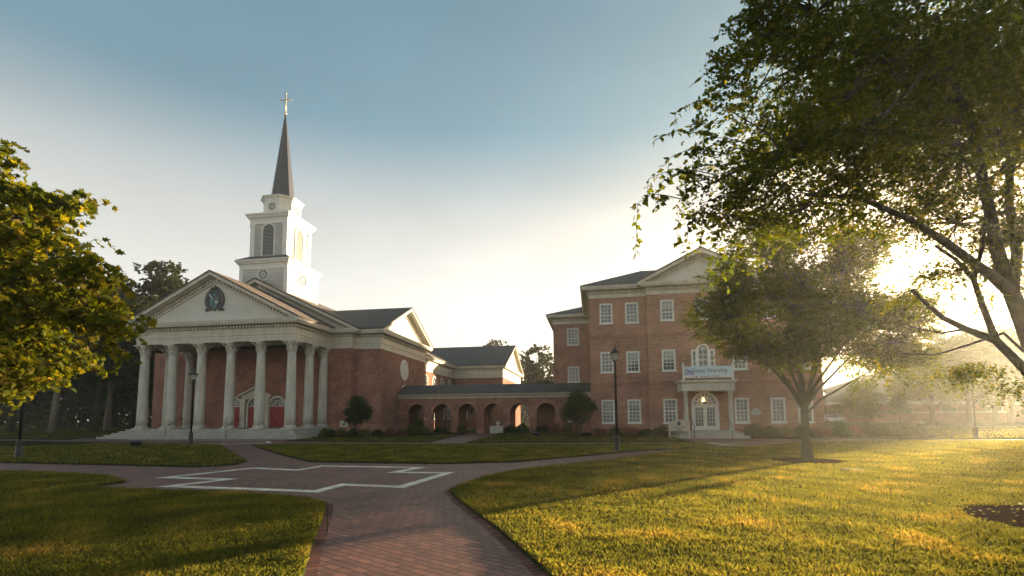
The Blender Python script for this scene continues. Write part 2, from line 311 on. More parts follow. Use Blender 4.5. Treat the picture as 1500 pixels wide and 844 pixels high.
R_=[(.6,-5),(.35,3),(-.49,5.15),(-1.4,7.05),(-2.6,9.29),(-3.13,10.43),(-3.16,11.04),(-2.9,12.9),(-2.3,14.6),(-1.3,15.9),(.58,18.38),(5.16,25.35),(9.04,27.35),(12.1,30.8),(18,32.8),(26,33.2),(60,36),(120,36),(120,-20),(20,-20)]
B_=[(-20.4,26.6),(-14.35,20.44),(-10.47,16.78),(-7.22,16.55),(-4.86,16.52),(-2.75,17.47),(-.53,20.02),(2.22,23.41),(5.09,25.35),(6.3,27),(6.4,29.6),(-.72,28.1),(-17.6,27.9)]
C1_=[(-21.5,31.3),(-10.46,30.3),(-12.0,44.5),(-19.5,36.3),(-22,36.3)]
C2_=[(-7.9,29.8),(-8.6,43),(-9,46.3),(-.5,46.3),(-.5,39.1),(5.6,38.2),(5.9,35),(5.9,31.2)]
D_=[(-23,15.4),(-17.4,14.93),(-13.2,14.6),(-12.5,15.4),(-12.94,16.55),(-15.56,19.3),(-22.6,26.6),(-33.7,28.83),(-41.62,30.4),(-75,35),(-90,30),(-60,18.5)]
E_=[(13.6,35.3),(30,35.6),(60,38.5),(120,39),(120,64),(35,66),(17.2,66),(17.2,39.2),(13,38.9)]
C3_=[(-44,36),(-42,33),(-60,36),(-90,42),(-90,85),(-44,85)]
lawn('lawn',A_); lawn('lawn',R_); lawn('lawn',B_); lawn('lawn',C1_); lawn('lawn',C2_); lawn('lawn',D_); lawn('lawn',E_); lawn('lawn',C3_)
# road strip far right
mb=MB(); mb.sheet([(17,66.5),(130,66.5),(130,69),(17,69)],.0); tag(mb.build('path',M['concrete']),kind='structure')
mb=MB(); mb.sheet([(17,118),(150,118),(150,128),(17,128)],.0); tag(mb.build('road',M['asphalt']),kind='structure')
M['edge']=bricks('edging_bricks',(.24,.105,.08),(.13,.06,.05),(.04,.027,.022),.11,60,.010,'flat',rot=R(60),bump=1,big=2)
# star inlay + line inlays
def ribbon(mb,pts,wd,z,closed=True):
    P=[Vector(p) for p in pts]; n=len(P); L=[];Rr=[]
    for i in range(n):
        a=P[i-1] if (closed or i>0) else None; c=P[(i+1)%n] if (closed or i<n-1) else None
        ns=[]
        if a is not None: d=(P[i]-a).normalized(); ns.append(Vector((d.y,-d.x)))
        if c is not None: d=(c-P[i]).normalized(); ns.append(Vector((d.y,-d.x)))
        m=sum(ns,Vector((0,0))); m=m/max(.45,m.dot(ns[0]))
        L.append(P[i]+m*wd/2); Rr.append(P[i]-m*wd/2)
    for i in range(n if closed else n-1):
        j=(i+1)%n; mb.add([(*L[i],z),(*L[j],z),(*Rr[j],z),(*Rr[i],z)],[(0,1,2,3)])
mb=MB(); ribbon(mb,A_[1:14],.26,.004,False); ribbon(mb,R_[1:16],.26,.004,False); tag(mb.build('path_edging',M['edge']),kind='structure')
mb=MB(); ribbon(mb,B_,.26,.0035); ribbon(mb,D_[:8],.26,.0035,False); tag(mb.build('path_edging',M['edge']),kind='structure')
STAR=[(-11.9,12.0),(-11.1,14.6),(-9.25,14.15),(-9.15,15.45),(-5.6,15.25),(-5.9,13.9),(-4.25,13.95),(-4.5,11.05),(-6.1,11.25),(-6.15,10.15),(-10.3,10.5),(-9.75,11.85)]
mb=MB(); ribbon(mb,STAR,.3,.005); tag(mb.build('plaza_inlay',M['slab']),kind='structure')
mb=MB(); ribbon(mb,[(-26.5,27.15),(-22.3,27.6),(-21.2,29.3),(-23,31.6),(-36.8,33.5)],.28,.005,False); ribbon(mb,[(-21.2,29.3),(-23.8,29.3),(-26.5,27.15)],.28,.005,False); ribbon(mb,[(-41,34.2),(-22,33.6)],.3,.005,False)
tag(mb.build('plaza_inlay',M['slab']),kind='structure')
mb=MB(); ribbon(mb,[(6.6,30.4),(7.3,28.2),(8.6,28.6),(9.6,27.9),(10.7,29.8),(9.3,31.2),(8.0,30.2)],.22,.005,True); tag(mb.build('plaza_inlay',M['slab']),kind='structure')
# beds of mulch
def bed(pts): m=MB(); m.poly(pts,-.01,.07); tag(m.build('mulch_bed',M['mulch']),kind='structure')
def disc_pts(x,y,r,n=18,wob=.12): return [(x+r*(1+wob*math.sin(3*t+x))*math.cos(t),y+r*(1+wob*math.cos(2*t+y))*math.sin(t)) for t in [2*PI*i/n for i in range(n)]]
bed(disc_pts(7.2,18.25,1.15)); bed(disc_pts(7.0,8.4,1.35))
bed([(-22.6,36.4),(-22.6,41.9),(-19.75,41.9),(-19.75,46.9),(-12.6,46.9),(-12.6,45.2),(-16.5,40.5),(-19.3,36.7)])
bed([(-8.5,46.9),(-8.4,45.8),(-1.6,45.4),(-1.2,37.2),(5.7,36.3),(6.2,37),(6.2,39),(0,39.1),(-.2,46.9)])
bed([(10.9,36.8),(12,35.6),(17.5,36.6),(25,40.2),(24.6,42.2),(17.2,41.0),(17.1,39.1),(11.4,38.7)])
# ---------------------------------------------------------------- grass blades
def inpoly(px,py,poly):
    ins=np.zeros(len(px),bool); n=len(poly); j=n-1
    for i in range(n):
        xi,yi=poly[i]; xj,yj=poly[j]
        c=((yi>py)!=(yj>py))&(px<(xj-xi)*(py-yi)/((yj-yi) if yj!=yi else 1e-9)+xi); ins^=c; j=i
    return ins
def grass(poly,top,N,dmin,dmax,hole=()):
    # polar samples: density ~1/d
    a0,a1=YAW-.86,YAW+.86
    th=rng.uniform(a0,a1,N); d=dmin*(dmax/dmin)**rng.uniform(0,1,N)**.85
    x=np.sin(th)*d; y=np.cos(th)*d
    k=inpoly(x,y,poly)
    for hx,hy,hr in hole: k&=((x-hx)**2+(y-hy)**2>hr**2)
    x,y,d=x[k],y[k],d[k]; n=len(x)
    cl=np.array([noise.noise(Vector((float(a)*1.1,float(b)*1.1,0))) for a,b in zip(x,y)])
    cl2=np.array([noise.noise(Vector((float(a)*4,float(b)*4,9))) for a,b in zip(x,y)])
    hgt=(.036+.022*rng.random(n)+.014*cl+.014*cl2)*(1+.010*d); wd=.0022+.00042*d
    az=rng.uniform(0,2*PI,n); lean=rng.uniform(.1,.9,n)*hgt; la=rng.uniform(0,2*PI,n)
    bx=np.cos(az)*wd; by=np.sin(az)*wd
    V=np.zeros((n,4,3)); z0=top
    V[:,0]=np.stack([x-bx,y-by,np.full(n,z0)],1); V[:,1]=np.stack([x+bx,y+by,np.full(n,z0)],1)
    mx,my=x+np.cos(la)*lean*.35,y+np.sin(la)*lean*.35
    V[:,2]=np.stack([mx+bx*.6,my+by*.6,z0+hgt*.62],1); V[:,3]=np.stack([x+np.cos(la)*lean,y+np.sin(la)*lean,z0+hgt],1)
    rnd=np.clip(.36+.6*cl+.15*cl2+rng.normal(0,.15,n),0,1)
    return V,rnd
def grass_obj(poly,N,dmin,dmax,hole=()):
    V,r=grass(poly,.045,N,dmin,dmax,hole); o=npmesh('grass',V,4,M['blade'],rnd=r); tag(o,'short mown grass growing on the lawn','grass',kind='stuff'); print('grass',len(r))
GS=1.0
grass_obj(R_,int(520000*GS),4.3,42,((7.2,18.25,1.1),(7.0,8.4,1.3)))
grass_obj(A_,int(420000*GS),4.3,22)
grass_obj(E_,90000,34,95); grass_obj(C1_,70000,28,50); grass_obj(C2_,70000,28,50); grass_obj(C3_,60000,40,110); grass_obj(B_,int(150000*GS),15,32); grass_obj(D_,int(150000*GS),14,42)
# ---------------------------------------------------------------- trees
def rot_leaves(P,size,rng_,up_bias=.6,droop=0,aspect=.45,shape=None,fold=True,dirs=None):
    n=len(P)
    nz=rng_.normal(0,1,(n,3)); nz[:,2]=np.abs(nz[:,2])+up_bias; nz/=np.linalg.norm(nz,axis=1)[:,None]
    if dirs is None: a=rng_.normal(0,1,(n,3))
    else: a=dirs+rng_.normal(0,.35,(n,3))
    a[:,2]-=droop
    a-=nz*(a*nz).sum(1)[:,None]; a/=np.linalg.norm(a,axis=1)[:,None]+1e-9
    b=np.cross(nz,a); s=(size*rng_.uniform(.65,1.25,n))[:,None]
    if shape is None: shape=[(0,0,0),(.4,-aspect,.06),(1,0,-.05),(.4,aspect,.06)]
    V=np.stack([P+a*s*u+b*s*v+nz*s*h for u,v,h in shape],1)
    return V
MAPLE=[(0,0,0),(.05,-.28,0),(.18,-.55,.02),(.33,-.3,0),(.62,-.48,.03),(.6,-.18,0),(1,0,-.06),(.6,.18,0),(.62,.48,.03),(.33,.3,0),(.18,.55,.02),(.05,.28,0)]
def anchors(ells,N,gap=.0,gs=.9,shell=.45,seed=0):
    out=[]; rg=np.random.default_rng(seed); w=np.array([e[3]*e[4]*e[5] for e in ells])**.75; w/=w.sum()
    while len(out)<N:
        e=ells[rg.choice(len(ells),p=w)]; v=rg.normal(0,1,3); v/=np.linalg.norm(v); r=rg.uniform(0,1)**shell
        p=np.array(e[:3])+v*r*np.array(e[3:6])
        if noise.noise(Vector(p*gs)+Vector((seed,0,0)))<gap: continue
        out.append(p)
    return np.array(out)
def spray(A,per,length,rg,droop=.3,outc=None):
    n=len(A)
    d=rg.normal(0,1,(n,3)); d[:,2]*=.4
    if outc is not None:
        o=A-np.array(outc); o/=np.linalg.norm(o,axis=1)[:,None]+1e-9; d+=o*1.2
    d/=np.linalg.norm(d,axis=1)[:,None]
    t=np.tile(np.linspace(.1,1,per),(n,1))*length*rg.uniform(.6,1.3,(n,1))
    P=A[:,None,:]+d[:,None,:]*t[:,:,None]; P[:,:,2]-=droop*t**2/length
    P+=rg.normal(0,.035*length,(n,per,3))
    D=np.repeat(d[:,None,:],per,1)+rg.normal(0,.5,(n,per,3))
    return P.reshape(-1,3),D.reshape(-1,3),d
def curve(a,b,n=5,sag=.0,wob=.08,rg=random):
    a=Vector(a);b=Vector(b);L=(b-a).length; out=[]
    for i in range(n+1):
        t=i/n; p=a.lerp(b,t); p.z+=sag*L*4*t*(1-t)
        if 0<i<n: p+=Vector((rg.uniform(-1,1),rg.uniform(-1,1),rg.uniform(-1,1)))*wob*L*.5
        out.append(p)
    return out
def tree(name,label,cat,limbs,ells,N,per,length,size,lmat,bmat,seed=1,strings=None,gap=-.05,gs=.9,twigs=.25,droop=.3,group=None,shape=None,aspect=.42,center=None,base=None,upb=.6,extraA=None,shell=.45,rbase=.02):
    """limbs: list of (points, r0, r1)"""
    rg=np.random.default_rng(seed); rr=random.Random(seed)
    b=base or limbs[0][0][0]; root=empty(name,tuple(b),label,cat,group)
    off=Vector(b)
    tb=MB(); samp=[]
    for li,(pts,ra,rb) in enumerate(limbs):
        n=len(pts); rad=[ra+(rb-ra)*i/(n-1) for i in range(n)]
        if li==0: rad[0]*=1.35
        tb.tube(pts,rad,8)
        for i in range(n-1):
            for k in range(4):
                t=k/4; samp.append((Vector(pts[i]).lerp(Vector(pts[i+1]),t),rad[i]+(rad[i+1]-rad[i])*t,i+t>0.9 or li>0))
    good=[s for s in samp if s[2]] or samp
    S=np.array([tuple(s[0]) for s in good])
    A=anchors(ells,N,gap,gs,shell,seed)
    if extraA is not None: A=np.concatenate([A,np.array(extraA)])
    # secondary hubs
    K=max(6,min(60,N//14)); hubs=A[rg.choice(len(A),K,replace=False)]; hubs=hubs*.88+np.mean(A,0)*.12
    for h in hubs:
        j=np.argmin(((S-h)**2).sum(1)+ (S[:,2]>h[2])*3); a=S[j]; r=min(good[j][1]*.6,.012+.018*np.linalg.norm(h-a)); tb.tube(curve(a,h,5,.06,.12,rr),[r*(1-.14*i) for i in range(6)],5,False)
    for a in A[rg.random(len(A))<twigs]:
        j=np.argmin(((hubs-a)**2).sum(1)); h=hubs[j]
        if np.linalg.norm(h-a)>length*3.2: continue
        tb.tube(curve(h,a,3,.04,.15,rr),[.011,.009,.007,.004] if rbase>.01 else [.006,.005,.004,.003],4,False)
    tb.xf(Matrix.Translation(-off)); t=tb.build('trunk',bmat,root)
    P,D,_=spray(A,per,length,rg,droop,center)
    V=rot_leaves(P,size,rg,upb,droop*.8,aspect,shape,dirs=D)-np.array(off)
    base_r=np.repeat(rg.random(len(A)),per)
    if strings is not None:
        SP=[];SD=[]
        for a_,b_ in strings:
            a_=np.array(a_);b_=np.array(b_); L=np.linalg.norm(b_-a_); n_=int(L/.028)
            for i in range(n_):
                t_=i/n_; p=a_+(b_-a_)*t_; side=(-1)**i*rt; SP.append(p+rg.normal(0,.012,3)); SD.append(np.array(side)*1.0+np.array([0,0,-.9])+rg.normal(0,.35,3))
        SP=np.array(SP);SD=np.array(SD); V2=rot_leaves(SP,size*1.55,rg,.1,0,.32,shape,dirs=SD)-np.array(off); V=np.concatenate([V,V2]); base_r=np.concatenate([base_r,rg.random(len(SP))]); P=np.concatenate([P,SP])
    rnd=np.clip(.35*base_r+.65*rg.random(len(P)),0,1)**1.4
    npmesh('crown',V,V.shape[1],lmat,root,rnd); print(name,len(V))
    return root
# young elm on the lawn (mid tree)
bx,by=7.2,18.1
limbs=[([(bx,by,0),(bx-.03,by,.9),(bx-.02,by,2.0),(bx-.1,by-.05,2.9),(bx-.2,by-.1,4.2),(bx-.15,by,5.6),(bx-.1,by,6.8)],.165,.035)]
for (tx,ty,tz,r) in ((4.6,17.2,4.6,.07),(5.1,18.6,5.6,.07),(4.9,17.9,4.2,.045),(6.2,16.4,6.2,.06),(9.1,17.6,4.7,.07),(9.8,18.5,4.2,.06),(8.6,18.8,6.0,.07),(7.9,16.3,5.2,.06),(10.4,18.2,3.4,.045),(6.6,19.8,5.5,.06),(8.4,17.5,6.6,.05)):
    z0=1.6+.6*random.random(); a=Vector((bx-.02,by,z0)); b=Vector((tx,ty,tz)); m=a.lerp(b,.35)+Vector((0,0,.25)); m2=a.lerp(b,.7)+Vector((0,0,.3))
    limbs.append(([a,a.lerp(m,.5)+Vector((0,0,.1)),m,m2,b],r,.015))
ells=[(5.2,17.7,5.0,1.8,1.8,1.0),(6.6,17.6,6.6,2.0,1.9,1.5),(8.6,18.2,5.6,2.2,1.9,1.4),(9.7,18.3,4.5,1.5,1.6,.9),(5.3,17.3,4.0,1.1,1.2,.5),(6.8,17.4,4.3,1.8,2.0,.9),(5.2,18.2,5.9,1.6,1.6,1.1),(8.9,17.8,3.7,1.5,1.4,.6),(4.4,17.5,5.4,1.0,1.1,.7),(10.3,18.2,5.2,1.1,1.2,.9),(6.4,17.5,3.7,1.1,1.3,.4),(6.0,17.6,7.6,1.1,1.1,.8),(8.9,18.0,7.3,1.2,1.2,.8),(10.2,18.3,3.6,1.1,1.2,.45),(7.6,18,7.3,1.5,1.4,.9),(7.3,17.9,3.4,1.2,1.2,.4)]
tree('lawn_tree','round bushy young elm standing in a mulch ring on the sunny lawn','tree',limbs,ells,12000,14,.34,.070,M['leafelm'],M['bark'],seed=3,gap=-.12,gs=.75,twigs=.3,center=(7.2,18,3.5))
# large overhanging tree at right edge
B0=(7.35,8.75,0)
L1=at(1500,540,7.4); L2=at(1459,499,7.3); L3=at(1380,465,7.1); L4=at(1320,425,6.9)
T1=at(1512,505,7.6); T2=at(1482,430,7.5)
def A3(*l): return [at(x,y,t) for x,y,t in l]
limbs=[([B0,(7.1,8.7,1.0),(6.95,8.65,2.0),tuple(T1),tuple(T2)],.19,.10),
 (A3((1482,430,7.5),(1462,372,7.4),(1450,310,7.2),(1430,220,6.8),(1400,120,6.3),(1370,20,5.8)),.10,.03),
 (A3((1482,430,7.5),(1455,405,7.3),(1425,385,7.1),(1385,355,6.8),(1330,320,6.4),(1260,290,6.0),(1180,285,5.7)),.085,.02),
 (A3((1482,430,7.5),(1490,370,7.6),(1478,300,7.7),(1480,200,7.6),(1500,100,7.4)),.085,.03),
 (A3((1545,600,7.6),(1500,540,7.4),(1459,499,7.3),(1415,482,7.2),(1380,465,7.1),(1335,425,7.0)),.075,.025),
 (A3((1459,499,7.3),(1440,450,7.3),(1426,409,7.3),(1400,380,7.3),(1370,360,7.3)),.05,.02),
 (A3((1426,409,7.3),(1440,360,7.2),(1445,300,7.0)),.035,.015),
 (A3((1430,220,6.8),(1340,200,6.2),(1240,190,5.8),(1140,220,5.5),(1040,270,5.3)),.05,.012),
 (A3((1400,120,6.3),(1300,90,5.8),(1200,60,5.5),(1110,50,5.3)),.045,.012),
 (A3((1510,440,7.6),(1560,350,7.8),(1620,250,8.0)),.09,.04),
 (A3((1415,482,7.2),(1380,488,7.2),(1330,478,7.1)),.02,.01),
 (A3((1500,515,7.5),(1470,488,7.4),(1420,505,7.4),(1370,520,7.3),(1320,518,7.3)),.022,.008)]
def E3(l):
    out=[]
    for x,y,t,rx,rz in l:
        c=at(x,y,t); out.append((c.x,c.y,c.z,rx*t/F,rx*t/F*1.1,rz*t/F))
    return out
big=E3([(1400,60,6.2,190,110),(1200,40,5.8,120,75),(1300,170,6.0,160,90),(1150,110,5.6,80,60),(1450,210,7.2,120,100),(1180,215,5.6,120,60),(1080,250,5.4,70,42),(1060,287,5.3,50,30),(1110,295,5.5,90,35),(1230,280,5.8,120,65),(1350,270,6.6,110,65),(1130,330,5.5,60,22),(1560,160,7.6,130,160),(1300,330,6.3,60,25),(1120,20,5.5,60,40),(1440,330,7.3,70,35),(1430,130,8.8,150,120),(1290,110,7.6,160,110),(1180,170,7.2,100,70),(1080,90,5.5,35,35),(1070,168,5.3,40,20),(1600,330,8,80,60)])
low=E3([(1490,330,7.6,40,30),(1440,390,7.5,45,22),(1385,395,7.2,50,20),(1500,420,7.7,30,20),(1340,545,7.3,50,10),(1470,560,7.8,40,10),(1340,425,7.1,45,14),(1400,540,8,70,12),(1300,540,7.3,40,9),(1250,520,7.3,35,9),(1420,430,7.4,45,18),(1480,350,7.5,40,25)])
hang=[]; strings=[]
for (x,y,t,ln,dx) in ((958,206,5.2,6,60),(990,165,5.3,20,50),(934,298,5.1,78,40),(950,262,5.2,34,70),(994,325,5.2,40,60),(1008,330,5.2,52,50),(1026,150,5.3,36,50),(1016,215,5.2,60,50),(1052,330,5.3,80,40),(1068,380,5.4,50,30),(1055,38,5.4,22,50),(966,268,5.2,40,60),(980,232,5.2,36,60),(1006,255,5.2,50,50),(1062,95,5.4,28,50),(1040,385,5.4,34,40),(1030,300,5.3,60,50)):
    top=at(x,y,t); strings.append((tuple(top),tuple(at(x-3,y+ln,t))))
    mid=at(x+dx*.5,y-14,t); strings.append((tuple(mid),tuple(top))); strings.append((tuple(at(x+dx,y-12,t)),tuple(mid)))
    limbs.append(([at(x+dx+30,y-5,t+.1),at(x+dx,y-12,t),mid,top,at(x-3,y+ln,t)],.006,.002))
    for k in range(3): p=at(x+dx+12*k,y-8+random.uniform(-8,8),t); hang.append((p.x,p.y,p.z))
tree('shade_tree','large dark elm leaning in from the right edge with drooping leafy twigs overhead','tree',limbs,big,12500,14,.28,.054,M['leafelm'],M['bark'],seed=5,gap=-.06,gs=1.5,twigs=.10,droop=.45,center=tuple(at(1450,350,7)),extraA=hang+list(map(tuple,anchors(low,620,-.05,1.5,.5,11))),base=B0,aspect=.3,strings=strings)
# sycamore at the left edge
B0=(-11.5,5.2,0)
def sy(x,y,t): return tuple(at(x,y,t))
limbs=[([B0,(-11.5,5.2,2.2),(-11.3,5.25,3.6),(-11.0,5.3,5.2)],.2,.08)]
for x,y,t in ((0,250,7.4),(70,305,7.2),(150,455,7.1),(60,400,7.3),(30,500,7.2),(80,535,7.2),(0,350,8),(110,390,7.4),(5,555,7.3)):
    limbs.append(([(-11.4,5.2,2.6),tuple(Vector((-11.4,5.2,2.9)).lerp(at(x,y,t),.5)),tuple(at(x,y,t))],.05,.012))
syc=E3([(-80,300,7.6,90,80),(-5,330,7.4,70,60),(50,350,7.3,65,55),(-15,440,7.5,80,60),(70,440,7.2,75,55),(120,470,7.0,50,30),(35,510,7.2,80,32),(-85,470,7.8,100,80),(-5,235,7.6,22,16),(80,293,7.2,35,9),(15,280,7.3,45,16),(125,400,7.1,35,26),(-60,560,7.4,60,30),(15,545,7.1,42,16),(170,468,6.9,22,8),(125,512,7,32,15)])
ex=[tuple(at(x,y,t)) for x,y,t in ((128,290,7),(118,305,7),(105,290,7),(200,462,6.9),(188,490,6.9),(178,535,7),(125,540,7),(80,560,7),(5,567,7.1),(35,565,7),(5,210,7.5),(-5,225,7.5),(12,228,7.5),(165,518,7),(140,350,7.1))]
tree('sycamore_tree','sunlit sycamore with large yellow green leaves reaching in at the left edge','tree',limbs,syc,2600,9,.28,.095,M['leafplane'],M['bark'],seed=8,gap=-.08,gs=1.6,twigs=.5,droop=.5,shape=MAPLE,center=(-11,5.3,3.8),extraA=ex,base=B0,upb=.2,rbase=.003)
# woods behind and beside the chapel
def simple_tree(name,label,x,y,h,rw,crown0,N,per,size,lmat,bmat,seed,group,cat='tree',rt_=.3,lean=0,split=False,droop=.25,gs=.35,gap=-.08,tall=False,ln=1.0):
    rr=random.Random(seed); rg=np.random.default_rng(seed)
    tp=(x+lean,y,h*.9)
    limbs=[([(x,y,0),(x+.05*h*.2,y,h*.25),(x+lean*.5,y,h*.55),tp],rt_,rt_*.2)]
    if split: limbs.append(([(x+.2,y,.2),(x+.9,y-.3,h*.3),(x+1.4,y,h*.6)],rt_*.8,rt_*.3))
    el=[]; n=9
    for i in range(n):
        a=2*PI*i/n*1.618*2; zz=crown0+(h-crown0)*(.12+.78*(i+.5)/n); k=math.sin(PI*min(.95,(.2+.75*(i+.5)/n)))
        rad=rw*.55*k; px,py=x+lean*zz/h+math.cos(a)*rad,y+math.sin(a)*rad
        el.append((px,py,zz,rw*rr.uniform(.42,.62),rw*rr.uniform(.42,.62),(h-crown0)*rr.uniform(.12,.2)))
        limbs.append(([(x+lean*.3,y,max(crown0*.8,zz-rw*.8)),((x+px)/2,(y+py)/2,zz-rw*.3),(px,py,zz)],rt_*.35,rt_*.08))
    return tree(name,label,cat,limbs,el,N,per,ln,size,lmat,bmat,seed=seed,gap=gap,gs=gs,twigs=.15,droop=droop,group=group,center=(x,y,crown0),aspect=.5)
G='tall trees in the dark wood left of the chapel'
WD=[(-66.5,50.5,17,5.5,6,'pale twin trunk tree at the left edge of the wood',True,M['palebark']),
(-65.5,56.5,19,6,6.5,'tree with a straight pale trunk halfway between the lamp and the chapel',False,M['palebark']),
(-56,55,21,6.5,5,'tallest tree of the wood, crown showing just left of the chapel gable',False,M['bark']),
(-50,50,13.5,5,3,'tree close behind the left columns of the chapel portico',False,M['bark']),
(-62,52,20,6,5.5,'broad tree of the wood behind the sycamore leaves',False,M['bark']),
(-75,52,18,6.5,4.5,'dark tree of the wood at the left edge of the photo',False,M['bark']),
(-84,56,19,7,4,'outermost tree of the wood, mostly hidden by the sycamore',False,M['bark']),
(-72,66,21,7,4,'tree standing second row back in the wood behind the pale twin trunks',False,M['bark']),
(-60,70,22,7,4,'tree standing second row back in the wood nearest the chapel',False,M['bark']),
(-90,75,20,8,4,'tree standing at the back of the wood far left',False,M['bark'])]
for i,(x,y,h,rw,c0,lab,sp,bm_) in enumerate(WD):
    simple_tree('broadleaf_tree',lab,x,y,h,rw,c0,1500,16,.36,M['leafwood'],bm_,20+i,G,rt_=.36 if bm_ is M['palebark'] else .25,split=sp)
def woodland(label,x0,x1,y0,y1,h,N,seed):
    rg=np.random.default_rng(seed); x=rg.uniform(x0,x1,N); y=rg.uniform(y0,y1,N)
    top=h*(.78+.22*np.sin(x*.21+seed)+.12*np.sin(x*.57+y*.3)); z=top*rg.uniform(0,1,N)**.8
    P=np.stack([x,y,z],1); V=rot_leaves(P,.85,rg,.4,0,.45); tag(npmesh('woodland',V,4,M['leafwood'],rnd=rg.random(N)),label,'woodland',kind='stuff')
woodland('dark wood closing the view behind the trees left of the chapel',-150,-44,82,100,17,42000,1)
woodland('far wood along the horizon beyond the walkway and court',-42,40,150,165,12,22000,2)
woodland('far wood along the horizon beyond the long hall',40,250,190,215,11,26000,3)
G='trees beyond the covered walkway'
simple_tree('broadleaf_tree','bright tree beyond the walkway just right of the rear chapel gable',-11,97,15,4.6,2.5,1300,14,.38,M['leafwood'],M['bark'],41,G)
simple_tree('broadleaf_tree','yellowish tree beyond the walkway touching the corner of the brick hall',-6,104,15,4.6,2.5,1300,14,.38,M['leafwood'],M['bark'],42,G)
simple_tree('broadleaf_tree','tree whose tip just shows over the rear chapel roof',-22,110,19.3,5,3,800,12,.42,M['leafwood'],M['bark'],43,G)
simple_tree('broadleaf_tree','low dark tree seen through the sixth arch of the walkway',-6.5,66,6.5,2.4,1.2,700,14,.22,M['leafwood'],M['bark'],44,G,rt_=.12,ln=.5)
simple_tree('broadleaf_tree','small dark tree in the court seen through the second arch of the walkway',-16.5,60,4.6,1.4,.8,220,12,.16,M['leafwood'],M['bark'],45,G,rt_=.08,ln=.4)
G='trees on the lawn beyond the brick hall'
simple_tree('shade_tree','left one of the two broad trees in the hazy lawn at far right',44.0,72,11.8,4.6,2.6,3600,14,.22,M['leafelm'],M['bark'],51,G,rt_=.3,ln=.6)
simple_tree('shade_tree','right one of the two broad trees in the hazy lawn at far right',48.0,71.8,12.0,4.4,2.6,3600,14,.22,M['leafelm'],M['bark'],52,G,rt_=.32,ln=.6)
simple_tree('shade_tree','hazy tree leaning in behind the lamp at the far right edge',60.5,66,13.5,5,3,1100,14,.2,M['leafdark'],M['bark'],53,G,rt_=.25,ln=.6)
simple_tree('shade_tree','hazy tree added in front of the tall one by the pavilion to shade the lawn',67.5,92,16.5,5.0,3,1700,14,.3,M['leafdark'],M['bark'],59,G,rt_=.3,ln=.9)  # added tree, placed and sized so its shadow falls across the lawn
simple_tree('shade_tree','tall hazy tree rising behind the pavilion near the right edge',71,100,17,5,3,1700,14,.3,M['leafdark'],M['bark'],58,G,rt_=.35,ln=.9)
simple_tree('crape_myrtle','fan shaped multi stem tree beyond the hedge at the brick hall corner',36.4,73,5.9,2.4,.6,1500,12,.15,M['leafdark'],M['bark'],54,G,rt_=.08,split=True,ln=.45)
simple_tree('young_tree','small round tree with thin stem between the fan shaped tree and the two broad trees',40.7,73,4.2,1.4,1.3,260,12,.14,M['leafdark'],M['bark'],55,G,rt_=.06,ln=.4)
simple_tree('young_tree','thin young tree left of the fan shaped tree',33.3,74,3.6,1.2,1.5,160,12,.13,M['leafdark'],M['bark'],56,G,rt_=.05,ln=.35)
simple_tree('shade_tree','pale hazy tree beside the road beyond the corner of the brick hall',44,112,9,3.5,2,300,12,.3,M['leafdark'],M['bark'],57,G,rt_=.2)
# crape myrtles against buildings
def shrub_tree(label,x,y,h,rw,seed,mat='leafbush'):
    rr=random.Random(seed); limbs=[([(x,y,0),(x+.02,y,.5),(x,y,h*.6)],.05,.02)]
    for k in range(6):
        a=k*PI/3; limbs.append(([(x+.1*math.cos(a),y+.1*math.sin(a),.02),(x+.3*math.cos(a),y+.3*math.sin(a),h*.3),(x+rw*.6*math.cos(a),y+rw*.6*math.sin(a),h*.75)],.035,.01))
    el=[(x,y,h*.55,rw*.8,rw*.8,h*.3),(x-.5*rw,y,h*.5,rw*.5,rw*.5,h*.2),(x+.5*rw,y,h*.58,rw*.5,rw*.5,h*.22),(x,y,h*.78,rw*.55,rw*.55,h*.2)]
    return tree('crape_myrtle',label,'shrub',limbs,el,1700,12,.3,.085,M[mat],M['bark'],seed=seed,gap=-.2,gs=1.5,twigs=.3,droop=.1,group='upright bushy shrubs against the brick walls',center=(x,y,.3))
shrub_tree('tall dark bushy shrub against the chapel wall right of the portico',-19.9,38.9,3.5,1.25,61)
shrub_tree('tall reddish green bushy shrub where the walkway meets the brick hall',-1.1,37.9,3.7,1.3,62)
def bush(label,x,y,rx,h,mat,seed,group):
    rg=np.random.default_rng(seed); A=[]
    n=int(520*max(.5,rx)); v=rg.normal(0,1,(n,3)); v/=np.linalg.norm(v,axis=1)[:,None]; v[:,2]=np.abs(v[:,2]); r=rg.uniform(.55,1.02,(n,1))
    r*= (1+.16*np.sin(v[:,:1]*5+seed)*np.cos(v[:,1:2]*4+seed)+.14*np.sin(v[:,2:]*7+seed*2))
    A=np.array([0,0,h*.1])+v*r*np.array([rx,rx,h*.85]); root=empty('round_shrub',(x,y,.05),label,'shrub',group)
    P,D,_=spray(A,10,.16,rg,.05,(0,0,0)); V=rot_leaves(P,.075,rg,.5,0,.45,dirs=D); V[:,:,2]=np.maximum(V[:,:,2],-.05)
    npmesh('foliage',V,4,M[mat],root,rg.random(len(P)))
    mb=MB()
    for k in range(5): a=k*1.3; mb.tube([(0,0,0),(.4*rx*math.cos(a),.4*rx*math.sin(a),h*.6)],.012,4)
    mb.build('stem',M['bark'],root)
G1='low shrubs in the bed along the chapel'
